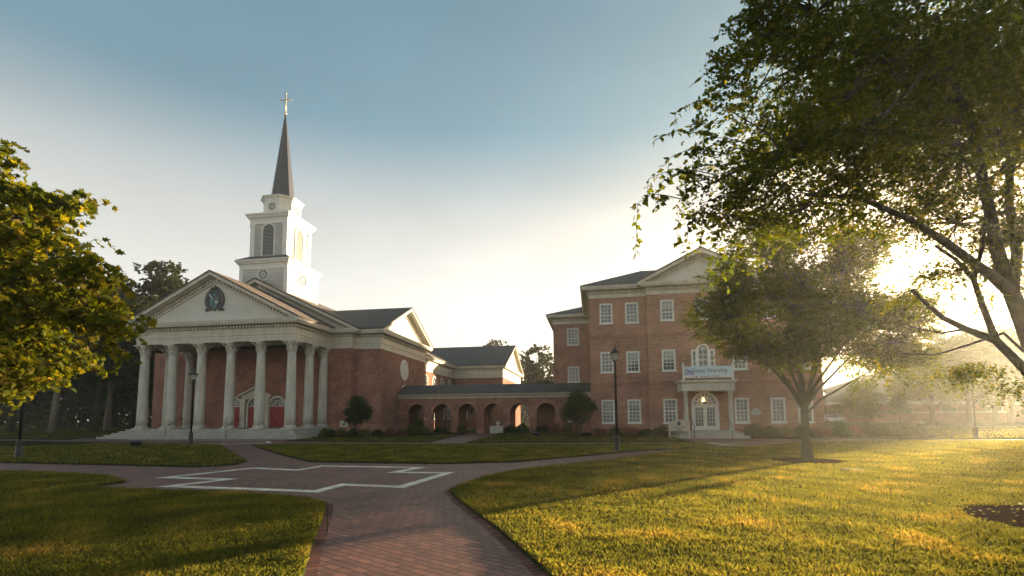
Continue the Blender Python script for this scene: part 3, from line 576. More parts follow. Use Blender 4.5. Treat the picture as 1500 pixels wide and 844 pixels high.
bl=[(-21.9,37.2,.42,.62,'leafolive','olive shrub beside the foot of the portico steps'),(-21.1,36.9,.42,.6,'leafbush','dark green shrub second from the portico steps'),(-20.3,37.0,.45,.7,'leafolive','olive shrub just left of the tall bushy shrub by the chapel'),
(-19.2,36.9,.42,.6,'leafbush','dark green shrub under the tall bushy shrub by the chapel'),(-18.4,37.3,.42,.62,'leafolive','yellowish shrub just right of the tall bushy shrub by the chapel'),(-17.6,38.0,.42,.6,'leafbush','dark shrub below the brick corner of the chapel wing'),
(-17.0,38.9,.4,.52,'leafpink','pinkish shrub below the brick corner of the chapel wing'),(-16.2,39.7,.42,.6,'leafpink','rosy shrub in the middle of the bed along the chapel wing'),(-15.7,40.6,.5,.95,'leafolive','tallest olive shrub at the right end of the chapel bed'),(-14.9,41.4,.5,.7,'leafolive','rounded light shrub closing the right end of the chapel bed')]
for i,(x,y,rx,h,m,l) in enumerate(bl): bush(l,x,y,rx,h,m,70+i,G1)
bush('dark green ball shaped shrub in front of the first arch of the walkway',-16.9,45.4,.85,1.75,'leafbush',85,'shrubs along the walkway')
bush('small bright shrub in front of the third arch of the walkway',-12.7,46.2,.42,.85,'leafolive',86,'shrubs along the walkway')
bush('low dark shrub at the foot of the pier left of the third arch',-14.9,46.5,.6,.6,'leafbush',87,'shrubs along the walkway')
bush('low dark shrub right of the stone planter under the walkway',-7.9,46.4,.5,.7,'leafbush',88,'shrubs along the walkway')
bush('low dark shrub under the fifth arch of the walkway',-6.7,46.2,.6,.75,'leafbush',89,'shrubs along the walkway')
bush('low dark shrub under the sixth arch of the walkway',-4.8,46.2,.6,.7,'leafbush',90,'shrubs along the walkway')
bush('reddish shrub left of the upright shrub at the walkway end',-3.4,45.0,.55,.9,'leafpink',91,'shrubs along the walkway')
bush('yellow olive shrub just left of the upright shrub at the walkway end',-2.0,39.5,.5,.95,'leafolive',92,'shrubs along the walkway')
G2='shrubs along the foot of the brick hall'
for i,(x,y,rx,h,m,l) in enumerate([(.5,38.2,.5,.65,'leafpink','rusty shrub below the first ground floor window'),(1.7,38.2,.5,.62,'leafbush','dark shrub behind the lamp post at the brick hall'),(2.9,38.2,.5,.66,'leafpink','rusty shrub below the second ground floor window'),(4.0,38.0,.5,.6,'leafbush','dark shrub between the second window and the sign'),(5.0,37.8,.6,.75,'leafbush','dense green shrub directly behind the sign'),
(11.3,37.3,.65,.85,'leafbush','dark shrub immediately right of the entrance steps'),(12.5,37.5,.6,.8,'leafbush','dark shrub below the wall plaque'),(13.6,37.6,.6,.7,'leafolive','olive shrub below the fifth ground floor window'),(14.8,37.8,.6,.7,'leafbush','dark shrub behind the elm trunk'),(16.2,38.2,.55,.65,'leafpink','brownish shrub at the right corner of the brick hall'),
(17.9,39.2,.6,.75,'leafbush','first shrub of the hedge past the hall corner'),(19.1,39.6,.6,.7,'leafpink','brownish shrub within the hedge past the hall corner'),(20.3,40.1,.65,.8,'leafbush','middle shrub of the hedge past the hall corner'),(21.6,40.5,.65,.72,'leafbush','fourth shrub of the hedge past the hall corner'),(22.8,40.8,.65,.66,'leafbush','fifth shrub of the hedge past the hall corner'),(24.0,41.1,.6,.6,'leafbush','last low shrub at the right end of the hedge')]): bush(l,x,y,rx,h,m,100+i,G2)
# ================================================================ buildings
M['sid']=bricks('white_clapboard',(.53,.515,.47),(.49,.48,.44),(.18,.18,.17),60,.19,.022,big=.4,bump=.8)
def entab(mb,path,z,H_=1.78,P_=.76,dent=True,closed=False):
    k=H_/1.78
    prof=[(0.0,z),(.045,z),(.045,z+.28*k),(.065,z+.29*k),(.065,z+.50*k),(.12,z+.52*k),(.12,z+.57*k),(.05,z+.58*k),(.05,z+1.10*k),(.09,z+1.12*k),(.09,z+1.36*k),(.24,z+1.385*k),(P_-.12,z+1.39*k),(P_-.12,z+1.48*k),(P_-.06,z+1.49*k),(P_-.03,z+1.62*k),(P_,z+1.72*k),(P_,z+1.78*k),(-.25,z+1.80*k)]
    mb.sweep(path,prof,closed)
    if dent:
        n=len(path)
        for i in range(n if closed else n-1):
            a=Vector(path[i]);b=Vector(path[(i+1)%n])
            if (b-a).length>1: mb.dentils(a,b,z+1.14*k,z+1.34*k,.092,.25,.30,.17)
def slopebox(mb,pl,u0,z0,u1,z1,a,b,d0,d1):
    c=[(u0,z0-a),(u1,z1-a),(u1,z1-b),(u0,z0-b)]
    mb.add([pl.pt(u,d0,z) for u,z in c]+[pl.pt(u,d1,z) for u,z in c],[(0,1,2,3),(7,6,5,4),(0,4,5,1),(1,5,6,2),(2,6,7,3),(3,7,4,0)])
def rake(mb,pl,uc,hw,ze,za,P_=.74,k=1.0,dent=True):
    for s in(-1,1):
        u0=uc+s*hw; 
        slopebox(mb,pl,u0,ze,uc,za,.10*k,.36*k,.0,P_)
        slopebox(mb,pl,u0,ze,uc,za,.0,.10*k,.0,P_+.05)
        slopebox(mb,pl,u0-s*.3,ze+(za-ze)*.3/hw,uc,za,.36*k,.42*k,.0,.34)
        slopebox(mb,pl,u0-s*.6,ze+(za-ze)*.6/hw,uc,za,.42*k,.74*k,.0,.05)
        slopebox(mb,pl,u0-s*.9,ze+(za-ze)*.9/hw,uc,za,.74*k,.88*k,.0,.09)
        if dent:
            n=int((hw-1)/.30)
            for i in range(n):
                u=uc+s*(.25+i*.30); z=za-(za-ze)*abs(u-uc)/hw; dz=(za-ze)/hw*.16
                slopebox(mb,pl,u,z,u+s*.16,z-dz,.48*k,.68*k,.051,.22)
def tymp(mb,pl,uc,hw,z0,za,d):
    mb.add([pl.pt(uc-hw,d,z0),pl.pt(uc+hw,d,z0),pl.pt(uc,d,za)],[(0,1,2)])
def roofS(mb,xc,x1,za,z1,y0,y1,th=.14):   # one slope: ridge at xc (runs along Y) down to x1
    v=[(xc,y0,za),(x1,y0,z1),(x1,y1,z1),(xc,y1,za)]; mb.add(v+[(a,b,c-th) for a,b,c in v],[(0,1,2,3),(7,6,5,4),(0,4,5,1),(1,5,6,2),(2,6,7,3),(3,7,4,0)])
def roofE(mb,yc,y1,za,z1,x0,x1,th=.14):
    v=[(x0,yc,za),(x0,y1,z1),(x1,y1,z1),(x1,yc,za)]; mb.add(v+[(a,b,c-th) for a,b,c in v],[(0,1,2,3),(7,6,5,4),(0,4,5,1),(1,5,6,2),(2,6,7,3),(3,7,4,0)])
BR=random.Random(4); M['blind']=paint('window_blind',(.32,.33,.30),(.26,.27,.25),.8,3)
def sash_window(parent,pl,u0,u1,z0,z1,nx,nz,arch=False,label=None,key=False,mid=True):
    """frame (part) > pane, muntins, sill"""
    uc=(u0+u1)/2; wf=.12; f=MB()
    zt=z1-(u1-u0)/2 if arch else z1
    pl.box(f,u0,u0+wf,-.05,.07,z0+.1,zt); pl.box(f,u1-wf,u1,-.05,.07,z0+.1,zt)
    if arch:
        r=(u1-u0)/2; pl.ring(f,uc,zt,r-wf,r,-.05,.07,0,PI,16)
    else: pl.box(f,u0,u1,-.05,.072,z1-wf,z1)
    pl.box(f,u0+wf,u1-wf,-.05,.05,z0+.1,z0+.17)
    fo=f.build('window',M['white'],parent)
    if label: fo['label']=label
    p=MB(); pl.box(p,u0+wf,u1-wf,-.06,.012,z0+.1,zt if arch else zt-wf)
    if arch: pl.disc(p,uc,zt,(u1-u0)/2-wf,.012,0,PI,16)
    p.build('pane',M['glass'],fo)
    if key and BR.random()<.45:
        bl=MB(); q=BR.choice((.25,.4,.5,.9)); pl.box(bl,u0+wf,u1-wf,.0125,.0165,z1-wf-(z1-z0-.3)*q,z1-wf); bl.build('blind',M['blind'],fo)
    m=MB(); iw=(u1-u0)-2*wf; ih=(zt if arch else zt-wf)-(z0+.17)
    for i in range(1,nx): u=u0+wf+iw*i/nx; pl.box(m,u-.014,u+.014,.012,.035,z0+.17,zt if arch else zt-wf)
    for i in range(1,nz+(1 if arch else 0)):
        z=z0+.17+ih*i/nz; t=.03 if (mid and i==nz//2) else .014; pl.box(m,u0+wf,u1-wf,.013,.04 if t>.02 else .034,z-t,z+t)
    if arch:
        for a in (45,90,135): pl.bar(m,uc,zt,uc+math.cos(R(a))*((u1-u0)/2-wf),zt+math.sin(R(a))*((u1-u0)/2-wf),.028,.012,.034)
    m.build('sash_bars',M['white'],fo)
    s=MB(); pl.box(s,u0-.06,u1+.06,-.05,.13,z0,z0+.1); s.build('sill',M['white'],fo)
    if key: 
        kk=MB(); pl.box(kk,u0-.05,u1+.05,-.03,.02,z1,z1+.26); kk.build('flat_arch',M['brick2'],fo)
    return fo
def round_window(parent,pl,uc,zc,r,spokes=8,pm='glass',cross=False):
    f=MB(); pl.ring(f,uc,zc,r*.93,r*1.12,-.02,.06); fo=f.build('round_window',M['white'],parent)
    p=MB(); pl.disc(p,uc,zc,r*.95,.01); p.build('pane',M[pm],fo)
    m=MB()
    if cross:
        for t in (-.35,.35): 
            q=math.sqrt(1-t*t)*r*.95; pl.box(m,uc+t*r-.012,uc+t*r+.012,.01,.035,zc-q,zc+q); pl.box(m,uc-q,uc+q,.011,.034,zc+t*r-.012,zc+t*r+.012)
        pl.box(m,uc-.02,uc+.02,.012,.04,zc-r*.95,zc+r*.95); pl.box(m,uc-r*.95,uc+r*.95,.013,.041,zc-.02,zc+.02)
    else:
        pl.ring(m,uc,zc,r*.34,r*.42,.01,.035,n=16)
        for i in range(spokes):
            a=2*PI*i/spokes; pl.bar(m,uc+math.cos(a)*r*.1,zc+math.sin(a)*r*.1,uc+math.cos(a)*r*.95,zc+math.sin(a)*r*.95,.03,.012,.036)
    m.build('tracery',M['white'],fo); return fo
def fanlight(parent,pl,uc,zs,r,n=8):
    f=MB(); pl.disc(f,uc,zs,r,.01,0,PI,20); fo=f.build('fanlight',M['glass'],parent)
    m=MB(); pl.ring(m,uc,zs,r*.30,r*.36,.012,.045,0,PI,12); pl.ring(m,uc,zs,r*.64,r*.69,.012,.044,0,PI,16)
    for i in range(1,n): a=PI*i/n; pl.bar(m,uc+math.cos(a)*r*.33,zs+math.sin(a)*r*.33,uc+math.cos(a)*r,zs+math.sin(a)*r,.03,.012,.042)
    pl.box(m,uc-r,uc+r,.0,.07,zs-.05,zs+.02)
    m.build('fanlight_bars',M['white'],fo); return fo
def arched_wall(mb,u0,u1,z1,ops,pl,th,seg=14,zb=-.05):
    """ops: (left,width,spring)"""
    cur=u0
    def quadp(ua,ub,za0,zb0,za1,zb1,d): return [pl.pt(ua,d,za0),pl.pt(ub,d,zb0),pl.pt(ub,d,zb1),pl.pt(ua,d,za1)]
    for l,w_,s in ops+[(u1,0,0)]:
        if l>cur+1e-4: pl.box(mb,cur,l,-th,0,zb,z1)
        if w_==0: break
        r=w_/2; c=l+r; 
        for i in range(seg):
            t0=PI-PI*i/seg; t1=PI-PI*(i+1)/seg; ua,za=c+r*math.cos(t0),s+r*math.sin(t0); ub,zb2=c+r*math.cos(t1),s+r*math.sin(t1)
            mb.add(quadp(ua,ub,za,zb2,z1,z1,0),[(0,1,2,3)]); mb.add(quadp(ua,ub,za,zb2,z1,z1,-th),[(3,2,1,0)])
            mb.add([pl.pt(ua,0,za),pl.pt(ub,0,zb2),pl.pt(ub,-th,zb2),pl.pt(ua,-th,za)],[(0,1,2,3)])
        cur=l+w_
# ---------------------------------------------------------------- chapel
x0,y0=-24.418,36.437; s_=2.859; XL=x0-.854-5*s_; XM=(x0+XL)/2; yb=42.0; X1=-22.19; XN=2*XM-X1; X2=-19.70; X3=-20.33; X4=-12.886; yt,yt2=42.78,55.16; yw,yw2=69.49,86.9
zp=.746; ze=8.137; zE=ze+1.78; zw=7.322; zW=zw+1.78; y9=97
ch=empty('chapel',(XM,yb,0),'red brick chapel with a columned portico, white steeple and cross','chapel')
def P_(o):  # keep world placement under the empty
    return o
def put(mb,name,mat,parent,origin=(XM,yb,0)):
    mb.xf(Matrix.Translation(-Vector(origin))); return mb.build(name,mat,parent)
_b=MB.build
CUR=[None]
def build_local(s,name,mat,parent=None,rnd=None):
    # parts of a thing are written in world coordinates; shift into the thing's frame
    if parent is not None:
        q=parent
        while q.parent: q=q.parent
        if q.get('shiftme'): s.xf(Matrix.Translation(-Vector(q.location)))
    return _b(s,name,mat,parent)
MB.build=build_local
ch['shiftme']=1
w_=MB(); w_.box(XN,X1,yb,y9,-.05,ze+.2); w_.box(2*XM-X2,X2,yt,yt2,-.05,ze+.2); w_.box(2*XM-X3,X3,yt2-.5,y9-.1,-.05,zw+.2); w_.box(X3-2,X4,yw,yw2,-.05,zw+.2)
w_.box(X2-.55,X2+.04,yt-.04,yt+.5,-.05,ze-.01)
w_.build('wall',M['brick'],ch)
w_=MB(); w_.box(X1-.02,X2+.05,yt-.05,yt+.02,-.05,1.05); w_.box(X2-.02,X2+.06,yt-.04,yt2+.02,-.05,1.06); w_.box(x0+.1,X1+.04,yb-.05,yb+.02,-.05,1.04); w_.build('brick_plinth',M['brick2'],ch)
# portico floor and steps
st=MB()
for k in range(5): 
    e=.35+.34*(4-k); st.box(XL-e,x0+e,y0-e,yb-.01,(-.02 if k==0 else zp*k/5),zp*(k+1)/5)
st.build('steps',M['step'],ch)
# entablatures
eb=MB(); entab(eb,[(XN,y9),(XN,yb),(XL,yb),(XL,y0),(x0,y0),(x0,yb),(X1,yb),(X1,yt),(X2,yt),(X2,yt2),(X3-1.5,yt2)],ze)
eb.box(XL+.02,x0-.02,y0+.02,y0+.86,ze+.01,ze+1.2); eb.box(XL+.021,XL+.86,y0+.8,yb-.1,ze+.011,ze+1.2); eb.box(x0-.86,x0-.021,y0+.8,yb-.1,ze+.011,ze+1.2)
eb.box(XL+.8,x0-.8,y0+.8,yb-.02,ze+.5,ze+.6)
eb.build('entablature',M['cream'],ch)
eb=MB(); entab(eb,[(X3,yt2+.02),(X3,yw),(X4,yw),(X4,yw2),(X3,yw2)],zw,1.78,.62,False); eb.build('entablature',M['cream'],ch)
# pediments: portico, nave, transept, rear
S0=PL('S',y0); S1=PL('S',yb); Et=PL('E',X2); Er=PL('E',X4)
def pediment(pl,uc,hw,z0,za,k=1.0,P__=.74,dent=True,inset=0):
    t=MB(); tymp(t,pl,uc,hw-.9,z0+.02,za-.5*k-(za-z0)/hw*.0-.3,-.02-inset); t.v=[v for v in t.v]
    # widen triangle to meet the rake
    t=MB(); sl=(za-z0)/hw; tymp(t,pl,uc,hw-.2,z0-.04,z0-.04+sl*(hw-.2),-.02); o=t.build('pediment',M['tymp'],ch)
    r=MB(); rake(r,pl,uc,hw,z0+.1,za,P__,k,dent); r.build('raking_cornice',M['cream'],o); return o
pediment(S0,XM,(x0-XL)/2+.78,zE,14.24)
pediment(S1,XM,(X1-XN)/2+.78,zE,15.16)
pt=pediment(Et,(yt+yt2)/2,(yt2-yt)/2+.78,zE,13.37)
pr=pediment(Er,(yw+yw2)/2,(yw2-yw)/2+.62,zW,13.25,.9,.6,False)
lv=MB(); Er.box(lv,78.0,78.4,0,.03,10.5,11.9); lv.build('louver',M['cream'],pr)
# roofs
rf=MB(); hw=(x0-XL)/2+.82
roofS(rf,XM,XM+hw,14.30,zE+.12,y0-.80,yb+.2); roofS(rf,XM,XM-hw,14.30,zE+.12,y0-.80,yb+.2)
hw=(X1-XN)/2+.82; sl=(15.22-zE-.12)/hw
roofS(rf,XM,XM+hw,15.22,zE+.12,yb-.80,yt2); roofS(rf,XM,XM-hw,15.22,zE+.12,yb-.80,yt2)
e2=X3+.66; roofS(rf,XM,e2,15.222,15.222-sl*(e2-XM),yt2-.01,y9); roofS(rf,XM,2*XM-e2,15.222,15.222-sl*(e2-XM),yt2-.01,y9)
rf.build('roof',M['roofred'],ch)
rf=MB(); yc=(yt+yt2)/2; hw=(yt2-yt)/2+.82
roofE(rf,yc,yc-hw,13.43,zE+.12,-31.0,X2+.80); roofE(rf,yc,yc+hw,13.43,zE+.12,-31.0,X2+.80); rf.build('roof',M['roof'],ch); rf=MB()
yc=(yw+yw2)/2; hw=(yw2-yw)/2+.66
roofE(rf,yc,yc-hw,13.31,zW+.12,-31,X4+.66); roofE(rf,yc,yc+hw,13.31,zW+.12,-31,X4+.66)
rf.build('roof',M['roof'],ch)
# columns
def column_meshes():
    H0=ze-zp; sh=MB(); prof=[]
    for i in range(9):
        t=i/8; prof.append((.415-.085*t**1.6,.30+t*(H0-.95-.30)))
    sh.lathe(prof,24)
    ba=MB(); ba.box(-.52,.52,-.52,.52,0,.08); ba.lathe([(.50,.08),(.52,.11),(.52,.15),(.49,.18),(.44,.19),(.44,.22),(.47,.24),(.47,.27),(.43,.30),(.415,.31)],24)
    ca=MB(); z=H0-.95
    ca.lathe([(.33,z),(.37,z+.02),(.37,z+.06),(.34,z+.07),(.345,z+.3),(.37,z+.55),(.43,z+.75),(.50,z+.84)],20)
    ab=[]
    for i in range(4):
        for t in (-1,-.5,0,.5,1):
            a=i*PI/2; r=.62-.0; u=t*.60; dpt=.60-.12*(1-t*t)
            ab.append((math.cos(a)*dpt-math.sin(a)*u,math.sin(a)*dpt+math.cos(a)*u))
    ca.poly(ab,z+.84,z+.94)
    for ring,(n,z0_,hh,rr_,off) in enumerate(((8,z+.07,.30,.37,0),(8,z+.2,.42,.39,PI/8))):
        for i in range(n):
            a=2*PI*i/n+off; pts=[]; W=.13
            for j,(dr,dz,w2) in enumerate(((0,0,W),(.03,.4,W),(.05,.75,W*.9),(.12,1.0,W*.7),(.17,.92,W*.4))):
                r=rr_+dr
                for sg in (-1,1): pts.append((r*math.cos(a)-sg*w2*math.sin(a)*.9,r*math.sin(a)+sg*w2*math.cos(a)*.9,z0_+dz*hh))
            ca.add(pts,[(2*j,2*j+1,2*j+3,2*j+2) for j in range(4)],True)
    for i in range(4):
        a=PI/4+i*PI/2; c=Vector((math.cos(a),math.sin(a),0)); 
        pts=[tuple(c*(.40+.25*t)+Vector((0,0,z+.45+.33*t**.7))) for t in (0,.3,.6,.85,1)]
        tip=c*.66+Vector((0,0,z+.72)); pts+=[tuple(tip),tuple(c*.58+Vector((0,0,z+.70)))]
        ca.tube(pts,[.03,.035,.045,.05,.055,.055,.03],6)
    return sh,ba,ca
sh,ba,ca=column_meshes()
def colobj(x,y,first=[None]):
    if first[0] is None:
        s=bpy.data.objects.new('column',None)
        so=_b(sh,'column',M['stone_col'],ch); b=_b(ba,'column_base',M['stone_col'],so); c=_b(ca,'capital',M['stone_col'],so); first[0]=so; o=so
    else:
        o=first[0].copy(); C.objects.link(o); o.parent=ch
        for k in first[0].children: q=k.copy(); C.objects.link(q); q.parent=o
    o.location=Vector((x,y,zp))-Vector(ch.location)
M['stone_col']=paint('column_stone',(.56,.53,.45),(.42,.395,.33),.7,3.5,.15,25,streak=True)
for k in range(6): colobj(x0-.427-k*s_,y0+.427)
for xx in (x0-.427,XL+.427):
    for yy in (39.45,41.75): colobj(xx,yy)
# portico doors
def leafdoor(parent,pl,u0,u1,z0,z1,mat,handle=True,panels=True):
    d=MB(); pl.box(d,u0,(u0+u1)/2-.008,-.05,.03,z0,z1); pl.box(d,(u0+u1)/2+.008,u1,-.05,.03,z0,z1)
    if panels:
        for a,b in ((u0,(u0+u1)/2),((u0+u1)/2,u1)):
            for q in range(3):
                za=z0+.12+(z1-z0-.12)*q/3; zb=z0+(z1-z0-.12)*(q+1)/3; pl.ring  ; 
                w2=(b-a); pl.box(d,a+w2*.18,b-w2*.18,.03,.045,za+.05,zb)
    o=d.build('door',mat,parent); h=MB()
    for s in(-1,1): pl.box(h,(u0+u1)/2+s*.07-.012,(u0+u1)/2+s*.07+.012,.03,.09,z0+.9,z0+1.15)
    h.build('handle',M['gold'],o); return o
zs=2.80
for uc in (-34.33,-29.65):
    d=leafdoor(ch,S1,uc-.78,uc+.78,zp+.02,zs-.05,M['red']); fanlight(d,S1,uc,zs,.78)
    f=MB(); S1.ring(f,uc,zs,.78,.96,-.02,.10,0,PI,20)
    for s in(-1,1): S1.box(f,min(uc+s*.78,uc+s*.96),max(uc+s*.78,uc+s*.96),-.02,.10,zp,zs)
    f.build('door_frame',M['cream'],ch)
uc=XM
d=leafdoor(ch,S1,uc-.72,uc+.72,zp+.02,zs-.05,M['red']); fanlight(d,S1,uc,zs,.72)
f=MB(); S1.ring(f,uc,zs,.72,.88,-.02,.12,0,PI,20)
for s in (-1,1):
    a,b=sorted((uc+s*.72,uc+s*.88)); S1.box(f,a,b,-.02,.12,zp,zs)
    a,b=sorted((uc+s*1.0,uc+s*1.5)); S1.box(f,a,b,-.02,.24,zp,3.45); S1.box(f,a-.05,b+.05,-.02,.29,zp,zp+.25); S1.box(f,a-.05,b+.05,-.02,.28,3.35,3.48)
# arched infill panel above pilasters
S1.box(f,uc-1.62,uc+1.62,-.02,.20,3.72,3.86)
for s in(-1,1): slopebox(f,S1,uc+s*1.75,3.84,uc,4.66,0,.16,-.02,.34)
S1.box(f,uc-1.5,uc+1.5,-.02,.08,3.48,3.72)
tymp(f,S1,uc,1.6,3.80,4.55,.06)
f.build('door_surround',M['cream'],ch)
# handrails on steps
for gx in (-34.8,-29.2):
    h=MB(); h.tube([(gx,34.95,0),(gx,34.95,.98)],.022,6); h.tube([(gx,36.5,zp),(gx,36.5,zp+.95)],.022,6); h.tube([(gx,34.75,.92),(gx,34.95,.98),(gx,36.5,zp+.95),(gx,36.8,zp+.93)],.022,6); h.build('handrail',M['metal'],ch)
# small basement window right of portico
sash_window(ch,PL('S',yb),-23.15,-22.45,.8,1.3,2,2,mid=False)
# transept east wall windows
round_window(ch,Et,48.75,6.62,.98,8,'tymp'); 
sash_window(ch,Et,48.0,49.5,1.5,5.05,3,7,True)
Ea=PL('E',X3)
for yy in (57.2,60.5,63.9,67.3): sash_window(ch,Ea,yy-.8,yy+.8,1.3,6.95,3,9,True)
Sw=PL('S',yw)
for xx in (-18.6,-16.2): sash_window(ch,Sw,xx-.45,xx+.45,1.5,2.9,3,4)
# crest on the portico pediment
S0b=PL('S',y0+.02)
def crest(parent,pl,uc,zc,k):
    m=MB(); 
    for s in(-1,1):
        pts=[]; 
        for i in range(13):
            t=R(-62+124*i/12); pts.append((uc+s*(math.cos(t)*.78)*k,zc+math.sin(t)*.98*k))
        for i in range(12): pl.bar(m,*pts[i],*pts[i+1],.34*k*(.7+.3*math.sin(PI*i/12)),.02,.13)
        for (a,b,c,d,w2) in ((.35,-.78,.95,-.80,.12),(.45,-.68,.82,-.98,.11),(.3,-.6,.7,-.75,.2)): pl.bar(m,uc+s*a*k,zc+b*k,uc+s*c*k,zc+d*k,w2*k,.03,.10)
    o=m.build('crest',M['crest'],parent)
    sh_=MB(); outl=[(-.52,.62),(.52,.62),(.56,-.1),(.42,-.55),(.0,-.98),(-.42,-.55),(-.56,-.1)]
    sh_.add([pl.pt(uc+a*k,.14,zc+b*k) for a,b in outl]+[pl.pt(uc+a*k,.0,zc+b*k) for a,b in outl],[tuple(range(7))]+[(i,7+i,7+(i+1)%7,(i+1)%7) for i in range(7)]); sh_.build('shield',M['crest'],o)
    for q in ((-.10,.22,.28,.62),(-.1,.28,-.75,-.35),(-.46,-.05,-.45,.02)):
        a_=MB(); pl.box(a_,uc+q[0]*k,uc+q[1]*k,.141,.155,zc+q[2]*k,zc+q[3]*k); a_.build('shield_field',M['teal'],o)
    b_=MB(); pl.bar(b_,uc-.48*k,zc+.55*k,uc-.08*k,zc+.02*k,.14*k,.162,.18); pl.bar(b_,uc+.02*k,zc+.16*k,uc+.46*k,zc+.16*k,.05*k,.161,.178)
    b_.add([pl.pt(uc+a*k,.163,zc+b*k) for a,b in ((.05,-.05),(.42,-.02),(.40,-.28),(.22,-.42),(.10,-.25))],[(0,1,2,3,4)]); b_.build('shield_stripe',M['silver'],o)
    c_=MB(); pl.box(c_,uc-.42*k,uc+.42*k,.02,.16,zc+.66*k,zc+.80*k)
    for s in(-1,0,1): 
        pl.ring(c_,uc+s*.26*k,zc+.98*k,.06*k,.19*k,.02,.14,n=12)
    pl.ring(c_,uc,zc+1.22*k,.0001,.09*k,.02,.15,n=10); c_.build('crown_emblem',M['crest'],o)
crest(ch,S0b,XM,11.82,.98)
# steeple
TW=5.24; TY=45.1; TM=4.04
def sq(h,cx=XM,cy=TY): return [(cx-h,cy-h),(cx+h,cy-h),(cx+h,cy+h),(cx-h,cy+h)]
stp=MB(); stp.box(XM-TW/2,XM+TW/2,TY-TW/2,TY+TW/2,12.0,17.0); so=stp.build('steeple',M['sid'],ch)
c_=MB()
def corn(mb,path,z,h,p,closed=True): mb.sweep(path,[(0,z),(.05,z),(.05,z+h*.35),(.09,z+h*.4),(.09,z+h*.5),(p*.6,z+h*.62),(p*.8,z+h*.8),(p,z+h*.85),(p,z+h),(-.1,z+h+.02)],closed)
corn(c_,sq(TW/2),16.45,.92,.38)
for sx in(-1,1):
    for sy_ in (-1,1):
        cx,cy=XM+sx*(TW/2-.17),TY+sy_*(TW/2-.17); c_.box(cx-.22,cx+.22,cy-.22,cy+.22,12,16.44)
        cx,cy=XM+sx*(TM/2-.2),TY+sy_*(TM/2-.2); c_.box(cx-.25,cx+.25,cy-.25,cy+.25,17.6,21.3); c_.box(cx-.31,cx+.31,cy-.31,cy+.31,17.6,17.95); c_.box(cx-.30,cx+.30,cy-.30,cy+.30,21.05,21.28)
corn(c_,sq(TM/2+.03),21.3,1.05,.40)
c_.build('cornice',M['white'],so)
ap=MB(); ap.add([(*p,17.38) for p in sq(TW/2+.40)]+[(*p,18.0) for p in sq(TM/2+.02)],[(0,1,5,4),(1,2,6,5),(2,3,7,6),(3,0,4,7)]); ap.build('apron_roof',M['roof'],so)
bm_=MB(); bm_.box(XM-TM/2,XM+TM/2,TY-TM/2,TY+TM/2,17.3,21.4); be=bm_.build('belfry',M['sid'],so)
for pl,uc in ((PL('S',TY-TM/2),XM),(PL('E',XM+TM/2),TY)):
    l=MB(); r=.62; zt=20.62
    pl.disc(l,uc,zt,r,.01,0,PI,16); pl.box(l,uc-r,uc+r,-.02,.01,18.0,zt)
    lo=l.build('louver_window',M['dark'],so); l=MB()
    for i in range(22):
        z=18.08+i*.145; h=r if z<zt else math.sqrt(max(.0,r*r-(z-zt)**2)); 
        if h>.1: pl.bar(l,uc-h,z,uc+h,z,.05,.01,.06)
    l.build('slats',M['slat'],so)
    f=MB(); pl.ring(f,uc,zt,r,r+.13,-.02,.09,0,PI,16); pl.box(f,uc-r-.13,uc-r,-.02,.09,17.95,zt); pl.box(f,uc+r,uc+r+.13,-.02,.09,17.95,zt); pl.box(f,uc-r-.2,uc+r+.2,-.02,.12,17.85,17.97); f.build('window_frame',M['white'],so)
for pl,uc in ((PL('S',TY-TW/2),XM),(PL('E',XM+TW/2),TY)): round_window(so,pl,uc,16.15-.02,.66) if False else round_window(ch,pl,uc,15.85,.56)
def octo(a,w2,cx=XM,cy=TY): return [(cx-w2,cy-a),(cx+w2,cy-a),(cx+a,cy-w2),(cx+a,cy+w2),(cx+w2,cy+a),(cx-w2,cy+a),(cx-a,cy+w2),(cx-a,cy-w2)]
l=MB(); l.poly(octo(1.62,.80),22.3,24.1); l.build('lantern',M['white'],so)
l=MB(); corn(l,octo(1.62,.80),23.95,.48,.30); l.add([(*p,24.44) for p in octo(1.7,.84)],[tuple(range(8))]); l.build('lantern_cornice',M['white'],so)
for pl,uc in ((PL('S',TY-1.62),XM),(PL('E',XM+1.62),TY)): round_window(ch,pl,uc,23.30,.44,cross=True)
sp=MB(); base=octo(1.12,.47); n=8; sp.add([(*p,24.4) for p in octo(1.14,.475)]+[(*p,34.3) for p in octo(.05,.02)],[(i,(i+1)%8,8+(i+1)%8,8+i) for i in range(8)]+[tuple(range(8,16))]); sp.build('spire',M['copper'],so)
cr=MB(); cr.tube([(XM,TY,34.2),(XM,TY,36.65)],.06,8); cr.tube([(XM-.62,TY,35.87),(XM+.62,TY,35.87)],.055,8); cr.lathe([(.02,34.15),(.12,34.25),(.14,34.35),(.08,34.48),(.05,34.5)],10,(XM,TY))
for p in ((XM-.62,35.87),(XM+.62,35.87),(XM,36.65)): cr.lathe([(.01,p[1]-.07),(.08,p[1]-.04),(.08,p[1]+.04),(.01,p[1]+.07)],8,(p[0],TY))
cr.build('cross',M['gold'],so)
